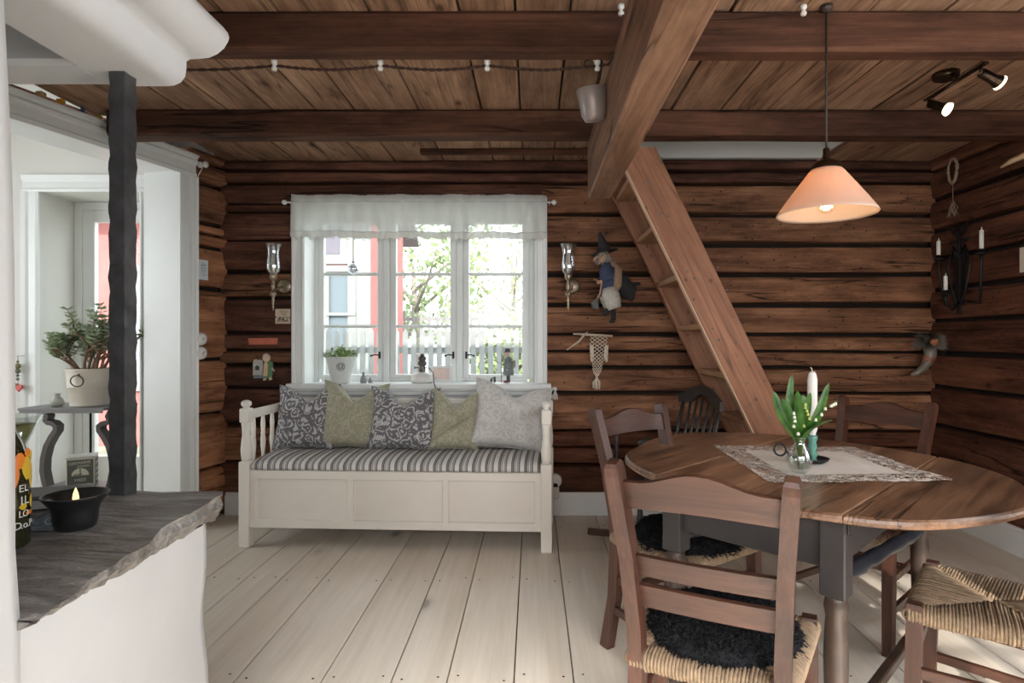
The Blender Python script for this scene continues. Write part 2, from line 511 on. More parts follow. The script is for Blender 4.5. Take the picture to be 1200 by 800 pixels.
# ------------------------------------------------------------------ floor
YB = 4.05          # front of the back wall
floor = MB().box((-.8, 1.6, -.06), (7.2, 6.4, .06)).build('floor', darkgap)
tag(floor, 'pale scrubbed pine floor of wide boards with dark nail heads', kind='structure')
seams = [-4.3, -4.05, -3.8, -3.56, -3.3, -3.05, -2.8, -2.56, -2.31, -2.09, -1.85, -1.63, -1.43, -1.254, -1.046, -.74, -.497, -.302, -.068, .1416, .417, .64, .86, 1.09, 1.33, 1.555, 1.75, 1.95, 2.18, 2.42, 2.70]
nails = MB()
for i in range(len(seams) - 1):
    a, b = seams[i], seams[i + 1]
    y1 = 4.6 if b < -2.2 else YB + .02
    g = .0022
    MB().box(((a + b) / 2, (y1 - 1.15) / 2, -.014 + random.uniform(-.0006, .0006)), (b - a - 2 * g, y1 + 1.15, .028), .0025).build('floor_plank', floorm, floor)
    for y in (.9, 2.12, 2.96, 3.80):
        for e in (.035, b - a - .035):
            yy = y + random.uniform(-.03, .03) - (a + .5) * .02
            nails.lathe([(.0048, -.001), (.0045, .0009), (.0001, .0012)], (a + e, yy, 0), 6)
tag(nails.build('nail_heads', plain('dark_nail', lin((52, 46, 42)), .6, .4), floor), kind='stuff')

# ------------------------------------------------------------------ log walls
def zpx(y, Y=YB):
    return 1.2 - (y - 395) / F * Y

def log(parent, mat, p0, p1, z0, z1, seed, gap=.011, name='log', bulge=.007, amp=1.0):
    p0, p1 = Vector(p0), Vector(p1)
    L = (p1 - p0).length
    ang = math.atan2(p1.y - p0.y, p1.x - p0.x)
    n = max(2, int(L / .13))
    r = random.Random(seed)
    wt, wb, wf = wob(seed * 3 + 1), wob(seed * 3 + 2), wob(seed * 3 + 5)
    dz = r.uniform(-.006, .006)
    h = (z1 - z0) / 2; zc = (z0 + z1) / 2
    sec = [(-1, .07), (-.985, .022), (-.94, .004), (-.75, -.45), (-.3, -.9), (.3, -1), (.75, -.5), (.94, .004), (.985, .022), (1, .07)]
    b = MB()
    ns = len(sec)
    vs = []
    for i in range(n + 1):
        x = L * i / n
        top = h - gap + wt(x) * .007 * amp
        bot = h - gap + wb(x) * .007 * amp
        for k, (zf, d) in enumerate(sec):
            z = zc + (zf * top if zf > 0 else zf * bot)
            y = d if d > 0 else bulge * d + wf(x + k) * .003
            y += wf(x * .6) * .003
            vs.append((x, y, z - zc))
        vs.append((x, .15, h * .95)); vs.append((x, .15, -h * .95))
    m = ns + 2
    fs = []
    for i in range(n):
        for k in range(m):
            k2 = (k + 1) % m
            fs.append((i * m + k, i * m + k2, (i + 1) * m + k2, (i + 1) * m + k))
    fs.append(tuple(range(m))); fs.append(tuple(n * m + k for k in range(m)))
    b.add(vs, fs, True)
    o = b.build(name, mat, parent)
    o.location = (p0.x, p0.y, zc)
    o.rotation_euler = (0, 0, ang)
    md = o.modifiers.new('edges', 'EDGE_SPLIT'); md.split_angle = math.radians(50)
    return o

# back wall: window opening X -1.56..0.02, Z .86..2.07
OX0, OX1, OZ0, OZ1 = -1.545, .008, .885, 2.055
wb_ = MB()
wb_.box((-1.95, YB + .12, 1.25), (.78, .06, 2.55)); wb_.box((1.47, YB + .12, 1.25), (2.86, .06, 2.55)); wb_.box((2.80, YB + .06, 1.25), (.10, .2, 2.6)); wb_.box((-2.17, YB + .09, 1.25), (.06, .16, 2.55))
wb_.box((-.77, YB + .12, .40), (1.62, .06, .84)); wb_.box((-.77, YB + .12, 2.32), (1.62, .06, .42))
wall_back = tag(wb_.build('wall_back', moss), 'rough brown log wall behind the bench and the window', kind='structure')
sd = 11
full = [(186, 200), (200, 214.5)]
for a, b in full:
    log(wall_back, logm_dark, (-2.12, YB), (2.72, YB), zpx(b), zpx(a), sd); sd += 1
log(wall_back, logm_dark, (-2.12, YB), (OX1 + .05, YB), zpx(239), zpx(214.5), sd, gap=.008); sd += 1
log(wall_back, logm_red, (-2.12, YB), (-1.59, YB), zpx(248), zpx(239), sd, gap=.001); sd += 1
log(wall_back, logm, (OX1 + .05, YB), (2.72, YB), zpx(251), zpx(214.5), sd); sd += 1
left = [248, 281, 318, 350, 390, 409, 427, 455, 498, 541, 603]
right = [251, 286, 321, 357, 393, 412, 430, 461, 505, 524, 544, 603]
for a, b in zip(left[:-1], left[1:]):
    log(wall_back, logm_dark if sd % 3 else logm, (-2.12, YB), (-1.575, YB), zpx(b), zpx(a), sd, gap=.012 if b in (350, 427, 455) else .007); sd += 1
for a, b in zip(right[:-1], right[1:]):
    x0 = .04 if b <= 466 else -1.575
    log(wall_back, logm if a < 462 else logm_red, (x0, YB), (2.72, YB), zpx(b), zpx(a), sd, gap=.015 if b in (286, 357, 393, 461, 321) else .007); sd += 1

# right wall
XR0 = 2.70
wall_right = tag(MB().box((2.80, 2.95, 1.25), (.06, 2.4, 2.55)).build('wall_right', moss), 'dark red-brown log wall on the right with the candle bracket', kind='structure')
rs = [180, 203, 236, 272, 305, 339, 376, 413, 452, 496, 541, 603]
for a, b in zip(rs[:-1], rs[1:]):
    log(wall_right, logm_red, (XR0, YB), (2.64, 1.75), zpx(b), zpx(a), sd, gap=.016 if a in (236, 339, 413) else .010); sd += 1

# left wall: a short log stub in the corner, then the wide white-cased opening to the hall
LC = Vector((-2.10, 4.05)); LD = Vector((.2616, .9652)); LN = Vector((.9652, -.2616))
LANG = math.atan2(LD.y, LD.x)
def wl(px, z=None, off=0.0):
    a = (px - 625) / F
    Y = -3.1976 / (a - .271)
    p = Vector((a * Y, Y)) + LN * off
    return p if z is None else Vector((p.x, p.y, z))
Lp = lambda s: LC - LD * s          # s metres from the corner along the left wall
wall_left = structure('wall_left', 'left log wall in the corner beside the white door casing')
ls = [184, 197, 221, 267, 279, 292, 340, 420, 482, 545, 603]
for a, b in zip(ls[:-1], ls[1:]):
    log(wall_left, logm_pale if a >= 260 else logm, Lp(.262), Lp(-.02), zpx(b), zpx(a), sd, gap=.014 if b in (267, 221, 340) else .009, bulge=.012); sd += 1
bk = MB(); c = (Lp(.10) - LN * .12); bk.box((c.x, c.y, 1.25), (.52, .06, 2.55), rot=Matrix.Rotation(LANG, 3, 'Z')); bk.build('wall_filling', moss, wall_left)
# log strip above the opening
c = Lp(1.1)
log(wall_left, logm_red, Lp(1.9) - LN * .12, Lp(.24) - LN * .12, 2.35, 2.44, 801, gap=.004)
# plaster remainder of the left wall towards the camera, behind the fireplace
c = Lp(3.52) - LN * .06
MB().box((c.x, c.y, 1.3), (.12, 3.6, 2.6), rot=Matrix.Rotation(LANG - PI / 2, 3, 'Z')).build('plaster_face', hallwall, wall_left)

# ------------------------------------------------------------------ white casing of the opening (door_1)
door1 = structure('door_1', 'wide white moulded casing of the opening into the hall', (Lp(0).x, Lp(0).y, 0), LANG)
# local x: along the wall towards the back corner (0 at the corner, negative towards the camera), local -y: into the room
prof = [(0, .0), (.0, -.022), (.022, -.026), (.030, -.018), (.075, -.018), (.082, -.030), (.098, -.036), (.112, -.030), (.125, -.040), (.125, 0)]
sR = -.345 + .0
xin = -.375                # inner edge of the opening on the far side
xfar = -1.62
m_ = MB()
m_.prism([(xin + u, v) for u, v in prof], 0, 2.216, 'XY'); m_.build('casing_upright', white, door1)
m_ = MB(); m_.prism([(xfar - u, v) for u, v in prof], 0, 2.216, 'XY'); m_.build('casing_upright', white, door1)
m_ = MB(); m_.prism([(v, 2.216 + u) for u, v in prof], xfar - .125, xin + .125, 'YZ'); m_.build('casing_head', white, door1)
m_ = MB(); m_.box(((xfar + xin) / 2, .045, 2.350), (xin - xfar + .26, .18, .016), .004); m_.build('casing_shelf', white, door1)
m_ = MB(); m_.box((xin + .02, .13, 1.12), (.04, .26, 2.24)); m_.box((xfar - .02, .13, 1.12), (.04, .26, 2.24)); m_.box(((xfar + xin) / 2, .13, 2.25), (xin - xfar + .08, .26, .035))
m_.build('jamb', white, door1)

# ------------------------------------------------------------------ hall behind the opening
YH = 4.2
GX0, GX1, GZ1 = -3.47, -2.76, 2.22
hb = MB()
hb.box((-3.92, YH + .16, 1.4), (.90, .32, 2.8)); hb.box((-2.47, YH + .16, 1.4), (.58, .32, 2.8)); hb.box((-3.115, YH + .16, 2.50), (.71, .32, .56))
hall_back = tag(hb.build('wall_hall_back', hallwall), 'white hall wall around the glazed door, beyond the opening', kind='structure')
tag(MB().box((-4.36, 2.925, .35), (.12, 1.15, .7)).box((-4.36, 2.925, 2.55), (.12, 1.15, .5)).box((-4.36, 2.2, 1.4), (.12, .3, 2.8)).box((-4.36, 3.95, 1.4), (.12, .9, 2.8)).build('wall_hall_left', hallwall), 'white left wall of the hall', kind='structure')
tag(MB().box((-3.54, 1.95, 1.4), (1.6, .1, 2.8)).build('wall_hall_front', hallwall), 'white front wall of the hall', kind='structure')
tag(MB().box((-3.37, 3.2, 2.72), (2.1, 2.6, .1)).build('ceiling_hall', hallwall), 'white ceiling of the hall', kind='structure')
tag(MB().box((-2.36, 4.18, 1.4), (.12, .14, 2.8)).build('wall_hall_right', hallwall), 'white wall return at the right end of the hall', kind='structure')
door2 = structure('door_2', 'white glazed hall door in a deep reveal behind the side table', (0, YH, 0))
pr2 = [(0, 0), (0, -.014), (.015, -.02), (.03, -.012), (.07, -.012), (.085, -.022), (.115, -.028), (.115, 0)]
MB().prism([(GX0 - u, v) for u, v in pr2], 0, GZ1, 'XY').build('casing_upright', white, door2)
MB().prism([(GX1 + u, v) for u, v in pr2], 0, GZ1, 'XY').build('casing_upright', white, door2)
MB().prism([(v, GZ1 + u) for u, v in pr2], GX0 - .115, GX1 + .115, 'YZ').build('casing_head', white, door2)
fr = MB(); yd = .34
for x in (GX0 + .03, GX1 - .03): fr.box((x, yd, GZ1 / 2), (.06, .06, GZ1), .004)
fr.box(((GX0 + GX1) / 2, yd, GZ1 - .03), (GX1 - GX0 - .12, .058, .06), .004)
fr.build('door_frame', white, door2)
lf = MB()
for x in (GX0 + .105, GX1 - .105): lf.box((x, yd, GZ1 / 2 - .02), (.09, .045, GZ1 - .08), .004)
lf.box(((GX0 + GX1) / 2, yd, GZ1 - .105), (.412, .043, .09), .004); lf.box(((GX0 + GX1) / 2, yd, .16), (.412, .043, .28), .004)
lf = lf.build('door_leaf', white, door2)
MB().box(((GX0 + GX1) / 2, yd, 1.2), (.52, .006, 1.9)).build('pane', pane_glass, lf)

# ------------------------------------------------------------------ baseboards
bpr = [(0, 0), (.026, 0), (.026, .125), (.018, .138), (.016, .15), (0, .155)]
tag(MB().prism([(YB - .0 - u, z) for u, z in bpr], -2.08, 2.68, 'YZ').build('baseboard_back', white), 'white baseboard along the back log wall', kind='structure')
bb = MB().prism([(u, z) for u, z in bpr], 0, 2.28, 'XZ').build('baseboard_right', white)
bb.location = (2.70, 4.03, 0); bb.rotation_euler = (0, 0, PI - math.atan(.06 / 2.3)); tag(bb, 'white baseboard along the right log wall', kind='structure')

# ------------------------------------------------------------------ rear wall and near right wall (behind the camera) with window openings
def wall_with_holes(name, label, axis, pos, a0, a1, z0, z1, holes, mat, th=.1):
    b = MB()
    xs = sorted({a0, a1, *[h[0] for h in holes], *[h[1] for h in holes]})
    def bx(u0, u1, v0, v1):
        if u1 - u0 < 1e-4 or v1 - v0 < 1e-4: return
        c, s = ((u0 + u1) / 2, pos, (v0 + v1) / 2), (u1 - u0, th, v1 - v0)
        if axis == 'Y': c, s = (pos, (u0 + u1) / 2, (v0 + v1) / 2), (th, u1 - u0, v1 - v0)
        b.box(c, s)
    for u0, u1 in zip(xs[:-1], xs[1:]):
        hs = [h for h in holes if h[0] <= u0 and h[1] >= u1]
        if hs: bx(u0, u1, z0, hs[0][2]); bx(u0, u1, hs[0][3], z1)
        else: bx(u0, u1, z0, z1)
    return tag(b.build(name, mat), label, kind='structure')
rearm = plain('pale_rear_wall', lin((198, 188, 174)), .85)
wall_with_holes('wall_rear', 'plain wall behind the camera with two window openings', 'X', -1.08, -3.6, 2.8, 0, 2.6,
                [(-1.15, .95, .85, 2.15), (1.25, 2.25, .85, 2.15)], rearm)
wall_with_holes('wall_right_near', 'near part of the right wall with a window opening', 'Y', 2.74, -1.1, 1.80, 0, 2.6, [(-.15, 1.65, .8, 2.2)], rearm)
for i, (x0, x1, n) in enumerate(((-1.15, .95, 3), (1.25, 2.25, 2))):
    w = structure('window_%d' % (3 + i), 'white window in the wall behind the camera', (0, -1.08, 0))
    b = MB()
    for k in range(n + 1): b.box((x0 + (x1 - x0) * k / n, 0, 1.5), (.07, .08, 1.3), .004)
    for z in (.87, 2.13): b.box(((x0 + x1) / 2, 0, z), (x1 - x0, .08, .06), .004)
    for z in (1.28, 1.71): b.box(((x0 + x1) / 2, 0, z), (x1 - x0, .03, .022))
    b.build('frame', white, w)
    if i == 0: MB().box(((x0 + x1) / 2, .02, 1.5), (x1 - x0, .004, 1.28)).build('sun_blocker', plain('sun_blocker_white', lin((222, 220, 214)), .9), w)  # added unseen opaque sheet that keeps the sun out of this opening
w = structure('window_5', 'white window in the near right wall', (2.74, 0, 0))
b = MB()
for y in (-.15, .45, 1.05, 1.65): b.box((0, y, 1.5), (.08, .07, 1.4), .004)
for z in (.82, 2.18): b.box((0, .75, z), (.08, 1.8, .06), .004)
b.build('frame', white, w)

# ------------------------------------------------------------------ ceiling
ZC = 2.40
cs = [-3.6, -3.45, -3.3, -3.08, -2.85, -2.62, -2.38, -2.1, -1.85, -1.615, -1.377, -1.148, -.942, -.606, -.274, -.068, .135, .44, .729, .99, 1.24, 1.52, 1.79, 1.95, 2.10, 2.35, 2.76]
ceiling = structure('ceiling', 'brown board ceiling resting on the dark cross beams')
MB().prism([(-3.5, -1.1), (2.8, -1.1), (2.8, 3.25), (.43, 3.25), (.43, 4.15), (-2.12, 4.15), (-2.14, 4.05), (-3.47, -.85)], ZC + .06, ZC + .09, 'XY').box((2.4, 3.72, ZC + .075), (.85, .95, .03)).build('ceiling_deck', darkgap, ceiling)
for a, b in zip(cs[:-1], cs[1:]):
    hole = a >= .43 and b <= 1.96
    y1 = 3.27 if hole else (4.12 if a > -2.15 else 4.05 + (a + 2.16) / .271)
    if y1 < -.9: continue
    w = wob(int(a * 100) + 900)
    n = 16; g = .003
    vs, fs = [], []
    zz = random.uniform(-.004, .004)
    for i in range(n + 1):
        y = -1.1 + (y1 + 1.1) * i / n
        l = a + g + abs(w(y)) * .0035; r_ = b - g - abs(w(y + 4)) * .0035
        for x, z in ((l, .0025), (l + .004, 0), (r_ - .004, 0), (r_, .0025), (r_, .03), (l, .03)):
            vs.append((x, y, ZC + zz + z))
    for i in range(n):
        for k in range(6):
            k2 = (k + 1) % 6
            fs.append((i * 6 + k, i * 6 + k2, i * 6 + 6 + k2, i * 6 + 6 + k))
    fs += [tuple(range(6)), tuple(n * 6 + k for k in range(6))]
    MB().add(vs, fs).build('ceiling_board', ceilm, ceiling)

def hewn(name, mat, p0, p1, w, h, seed, n=26, amp=.006, ch=.012):
    """a hewn timber; p0,p1 on the axis of the beam"""
    p0, p1 = Vector(p0), Vector(p1)
    L = (p1 - p0).length
    ws = [wob(seed + k) for k in range(8)]
    w2, h2 = w / 2, h / 2
    sec = [(-w2 + ch, -h2), (w2 - ch, -h2), (w2, -h2 + ch), (w2, h2 - ch), (w2 - ch, h2), (-w2 + ch, h2), (-w2, h2 - ch), (-w2, -h2 + ch)]
    d = (p1 - p0).normalized(); side = Vector((0, 0, 1)).cross(d).normalized(); up = d.cross(side)
    vs, fs = [], []
    for i in range(n + 1):
        t = L * i / n
        for k, (u, v) in enumerate(sec):
            vs.append(p0 + d * t + side * (u + ws[k](t) * amp) + up * (v + ws[(k + 3) % 8](t) * amp))
    for i in range(n):
        for k in range(8):
            k2 = (k + 1) % 8
            fs.append((i * 8 + k, i * 8 + k2, i * 8 + 8 + k2, i * 8 + 8 + k))
    fs += [tuple(reversed(range(8))), tuple(n * 8 + k for k in range(8))]
    return MB().add(vs, fs).build(name, mat)

for nm, y0, y1, zb, lb, sx in (('beam_far', 3.14, 3.26, 2.263, 'dark cross beam nearer the window wall, carrying the ceiling boards', -2.245), ('beam_near', 2.19, 2.285, 2.254, 'dark cross beam nearer the camera with the twisted cable clipped along it', -2.66)):
    o = hewn('ceiling_beam', beamm, (sx, (y0 + y1) / 2, (zb + 2.40) / 2), (2.70, (y0 + y1) / 2, (zb + 2.40) / 2), y1 - y0, 2.40 - zb, int(y0 * 10), amp=.003)
    tag(o, lb, kind='structure')
o = hewn('ceiling_beam', summer, (.355, -1.02, 2.105), (.362, 3.255, 2.105), .128, .302, 77, amp=.003, ch=.010)
tag(o, 'grey-brown heavy beam running away from the camera under the cross beams to the stair', kind='structure')
o = hewn('ceiling_batten', beamm, (-.72, 3.82, 2.385), (.42, 3.82, 2.385), .05, .03, 91, amp=.001, ch=.004)
tag(o, 'thin dark batten under the ceiling boards above the window', kind='structure')

# white lined shaft of the stair opening above the ceiling
sh = MB()
sh.box((1.2, 4.06, 2.80), (1.56, .04, .77)); sh.box((.425, 3.66, 2.80), (.03, .78, .74)); sh.box((1.965, 3.66, 2.80), (.03, .78, .74)); sh.box((1.2, 3.275, 2.80), (1.56, .03, .74)); sh.box((1.2, 3.66, 3.18), (1.6, .85, .03))
tag(sh.build('trim_1', white), 'white lined edge of the stair opening in the ceiling', kind='structure')

# ------------------------------------------------------------------ window_1
win = structure('window_1', 'white three-light casement window over the bench', (0, 0, 0))
cp = [(0, 0), (0, -.020), (.014, -.026), (.022, -.018), (.055, -.018), (.062, -.028), (.078, -.034), (.085, -.028), (.085, 0)]
MB().prism([(OX0 - u, YB + v) for u, v in cp], .885, OZ1, 'XY').build('casing_upright', white, win)
MB().prism([(OX1 + u, YB + v) for u, v in cp], .885, OZ1, 'XY').build('casing_upright', white, win)
MB().prism([(YB + v, OZ1 + u) for u, v in cp], OX0 - .085, OX1 + .085, 'YZ').build('casing_head', white, win)
YS = 4.25
jb = MB()
jb.box((OX0 - .012, YB + .13, 1.47), (.024, .26, 1.19)); jb.box((OX1 + .012, YB + .13, 1.47), (.024, .26, 1.19)); jb.box(((OX0 + OX1) / 2, YB + .13, OZ1 + .012), (1.6, .26, .024))
jb.build('jamb', white, win)
sl = MB()
sp = [(YS + .03, .885), (YS + .03, .86), (YB + .01, .80), (YB - .03, .79), (YB - .038, .806), (YB - .055, .815), (YB - .06, .838), (YB - .082, .845), (YB - .09, .862), (YB - .09, .884), (YB - .08, .891)]
sl.prism(sp, -1.642, .118, 'YZ').build('sill', white, win)
# posts between the lights
xm1, xm2 = -1.038, -.520
for x in (xm1, xm2):
    MB().box((x, YS - .005, 1.47), (.042, .07, 1.18), .006).build('mullion', white, win)
# extra frame strips
MB().box((OX0 + .010, YS, 1.47), (.03, .06, 1.18), .004).box((OX1 - .018, YS, 1.47), (.036, .06, 1.18), .004).box(((OX0 + OX1) / 2, YS, 2.045), (1.45, .054, .03), .004).box(((OX0 + OX1) / 2, YS, .899), (1.45, .054, .03), .004).build('frame', white, win)
gl = [(-1.484, -1.105), (-.971, -.589), (-.455, -.079)]
sides = [(OX0 + .022, xm1 - .023), (xm1 + .023, xm2 - .023), (xm2 + .023, OX1 - .034)]
for (g0, g1), (s0, s1) in zip(gl, sides):
    b = MB()
    b.box(((s0 + g0) / 2, YS, 1.47), (g0 - s0, .042, 1.13), .005); b.box(((g1 + s1) / 2, YS, 1.47), (s1 - g1, .042, 1.13), .005)
    b.box(((g0 + g1) / 2, YS, .920), (g1 - g0, .042, .034), .005); b.box(((g0 + g1) / 2, YS, 2.022), (g1 - g0, .042, .036), .005)
    s = b.build('sash', white, win)
    zs = [.937, 1.277, 1.648, 2.004]
    for z in zs[1:3]:
        MB().box(((g0 + g1) / 2, YS, z), (g1 - g0, .034, .022), .006).build('glazing_bar', white, s)
    for z0, z1 in zip(zs[:-1], zs[1:]):
        MB().box(((g0 + g1) / 2, YS + .004, (z0 + z1) / 2), (g1 - g0 + .006, .004, z1 - z0 - .01)).build('pane', pane_glass, s)
for x, sg in ((-1.088, -1), (-.566, -1), (-.474, 1)):
    for y_ in (264, 416):
        z = zpx(y_, YS - .03)
        b = MB(); b.box((x, YS - .026, z), (.014, .008, .05), .002); b.tube([(x, YS - .032, z), (x + sg * .03, YS - .045, z + .004), (x + sg * .055, YS - .04, z - .004)], .0045, 6); b.ball((x + sg * .055, YS - .04, z - .004), .008, 8, 6)
        b.build('stay_hook', iron, win)

# ------------------------------------------------------------------ outside
grass = plain('garden_ground', lin((150, 156, 138)), .95, nscale=2.0, namp=.25)
tag(MB().box((-4, 16, -.42), (44, 23.4, .1)).build('ground', grass), 'pale garden ground outside the window', kind='structure')
fenceM = plain('weathered_white_picket', lin((150, 150, 149)), .8, nscale=6, namp=.1)
def fence(Y, x0, x1, z0, z1, step, wid, label, rails):
    f = thing('picket_fence', label, 'fence', ((x0 + x1) / 2, Y, -.37))
    ox = (x0 + x1) / 2
    i = 0; x = x0
    proto = None
    while x < x1:
        if proto is None:
            h = z1 + .37
            proto = MB().prism([(-wid / 2, 0), (wid / 2, 0), (wid / 2, h - wid * .8), (0, h), (-wid / 2, h - wid * .8)], -.01, .01).build('picket', fenceM, f); o = proto
        else:
            o = proto.copy(); COL.objects.link(o)
        o.location = (x - ox, 0, random.uniform(-.01, .01)); x += step
    for z in rails:
        MB().box((0, .03, z + .37), (x1 - x0 + .1, .04, .07)).build('rail', fenceM, f)
    return f
fence(7.0, -3.4, .9, -.37, 1.30, .10, .06, 'white picket fence just outside the window', (.1, 1.05))
fence(11.5, -5.2, 1.2, -.37, 1.72, .16, .05, 'taller pale fence with cross rails farther out in the garden', (.2, .9, 1.25, 1.55))
redw = plain('falu_red_boards', lin((180, 112, 108)), .9, nscale=5, namp=.1)
hs = thing('red_house', 'red timber house with white windows outside beyond the fence', 'building', (-6.2, 8.6, -.37))
MB().box((0, 1.2, 1.7), (7.6, 2.4, 3.4)).build('wall', redw, hs)
MB().prism([(-.5, 3.3), (1.2, 4.5), (2.9, 3.3), (2.9, 3.42), (1.2, 4.64), (-.5, 3.42)], -4.0, 4.0, 'YZ').build('roof', plain('grey_roof', lin((130, 122, 128)), .8), hs)
for x, w_ in ((3.70, .32), (2.70, .16)): MB().box((x, -.022, 1.7), (w_, .05, 3.4)).build('corner_board', fenceM, hs)
MB().box((3.2, -.012, 2.98), (1.3, .04, .72)).build('white_frieze', fenceM, hs)
for x in (2.95, 3.3): MB().box((x, -.036, 2.98), (.24, .012, .44)).build('upper_pane', plain('house_upper_pane', lin((120, 112, 124)), .2), hs)
for x in (-1.2, .55, 2.15, 3.25):
    wdw = MB()
    for dx in (-.36, .36): wdw.box((x + dx, -.03, 1.7), (.10, .06, 1.7))
    for z in (.85, 1.35, 1.9, 2.55): wdw.box((x, -.037, z), (.82, .08, .09 if z in (.85, 2.55) else .04))
    wdw.box((x, -.028, 1.7), (.05, .05, 1.7))
    wdw = wdw.build('window', fenceM, hs)
    MB().box((x, -.006, 1.7), (.66, .01, 1.66)).build('pane', plain('house_pane', lin((120, 130, 138)), .1), wdw)
barkm = plain('bark', lin((146, 136, 126)), .95, nscale=14, namp=.3)
leafo = plain('spring_leaves', lin((136, 150, 104)), .8, nscale=3, namp=.3)
def tree(x, y, h, r, seed, label, cat='tree', nm='garden_tree', leafn=1300):
    t = thing(nm, label, cat, (x, y, -.37))
    rd = random.Random(seed)
    b = MB(); b.tube([(0, 0, 0), (.05, 0, h * .4), (-.03, .03, h * .8)], [.13, .1, .04], 8)
    for k in range(7):
        a = rd.uniform(0, 6.3); z = h * rd.uniform(.35, .7)
        b.tube([(0.02, 0, z), (math.cos(a) * r * .5, math.sin(a) * r * .5, z + r * .4), (math.cos(a) * r * .8, math.sin(a) * r * .8, z + r * .8)], [.05, .03, .01], 6)
    b.build('trunk', barkm, t)
    b = MB()
    for k in range(leafn):
        a, u = rd.uniform(0, 6.3), rd.uniform(-1, 1)
        q = rd.uniform(.35, 1) ** .5 * r
        c = Vector((math.cos(a) * math.sqrt(1 - u * u) * q, math.sin(a) * math.sqrt(1 - u * u) * q, h * .72 + u * q * .9))
        d1 = Vector((rd.uniform(-1, 1), rd.uniform(-1, 1), rd.uniform(-1, 1))).normalized() * rd.uniform(.05, .11)
        d2 = d1.orthogonal() * .5
        b.add([c - d1, c + d2, c + d1, c - d2], [(0, 1, 2, 3)])
    tag(b.build('foliage', leafo, t, recalc=False), kind='stuff')
tree(-2.9, 14.5, 4.2, 1.9, 3, 'leafy tree behind the far fence, seen in the middle window light')
tree(-.7, 20.0, 5.4, 2.9, 4, 'larger pale tree behind the far fence, seen in the right window light')
tree(-.2, 9.2, 1.6, .8, 5, 'low green shrub between the two fences', 'shrub', 'garden_shrub', 700)
tree(-7.6, 17.5, 5.6, 2.4, 6, 'tree beside the red house roof outside', leafn=1500)
# ------------------------------------------------------------------ fireplace
stone = None
def make_stone():
    m, nt, out = newmat('grey_slate_stone')
    co, _ = objco(nt)
    mp = nd(nt, 'ShaderNodeMapping', {'Vector': co, 'Rotation': (0, 0, .30), 'Scale': (6, 34, 34)}).outputs[0]
    n1 = nd(nt, 'ShaderNodeTexNoise', {'Vector': mp, 'Scale': 1.0, 'Detail': 8.0, 'Roughness': .65, 'Distortion': .8}).outputs[0]
    n2 = nd(nt, 'ShaderNodeTexNoise', {'Vector': co, 'Scale': 5.0, 'Detail': 3.0}).outputs[0]
    n3 = nd(nt, 'ShaderNodeTexNoise', {'Vector': co, 'Scale': 90.0, 'Detail': 3.0}).outputs[0]
    c = ramp(nt, n1, [(.32, lin((70, 66, 62))), (.5, lin((128, 124, 119))), (.68, lin((176, 173, 168)))])
    c = mixc(nt, .35, c, ramp(nt, n2, [(.35, lin((92, 82, 72))), (.65, lin((142, 142, 142)))]))
    h = nd(nt, 'ShaderNodeMath', {0: n1, 1: n3}, operation='ADD').outputs[0]
    bsdf(nt, out, c, .6, 0, h, .7, .01, .4)
    return m
stone = make_stone()
fp = thing('fireplace', 'white plastered open fireplace with stone hearth slab and moulded hood', 'fireplace', (-1.3, .9, 0))
fo = Vector((-1.3, .9, 0))
def rel(pts): return [(p[0] - fo.x, p[1] - fo.y) for p in pts]
# pier nearest the camera
def pier(u, v):
    z = v * 2.40
    if z < .79: xe = -.72
    elif z < 1.2: xe = -.72 - .012 * (z - .79) / .41
    else: xe = -.732 - .022 * (z - 1.2)
    xe += .006 * math.sin(z * 5.1 + 1) * (1 if z > .8 else 0)
    loop = [(-1.95, -.35), (xe - .03, -.35), (xe, -.32), (xe, .2), (xe, .825), (xe - .01, .85), (xe - .035, .86), (-1.95, .86)]
    k = int(round(u * 8)) % 8
    return (loop[k][0] - fo.x, loop[k][1] - fo.y, z)
MB().grid(pier, 8, 24, closeu=True).build('pier', plaster, fp)
# base under the slab
def base(u, v):
    z = v * .72
    wv = .006 * math.sin(z * 9) + .004 * math.sin(z * 23)
    loop = [(-1.95, .80), (-.745, .80), (-.745, .86), (-.765 + wv, 1.1), (-.795 + wv, 1.3), (-.818 + wv, 1.50), (-.845 + wv, 1.545), (-1.95, 1.55)]
    k = int(round(u * 8)) % 8
    if v > .999: z = .80 - (.078 + (.020 - .078) * min(1, max(0, (1.573 - loop[k][1]) / .733))) - .001
    return (loop[k][0] - fo.x - (.012 if k in (3, 4, 5) else 0), loop[k][1] - fo.y, z)
b = MB().grid(base, 8, 14, closeu=True)
b.build('base', plaster, fp)
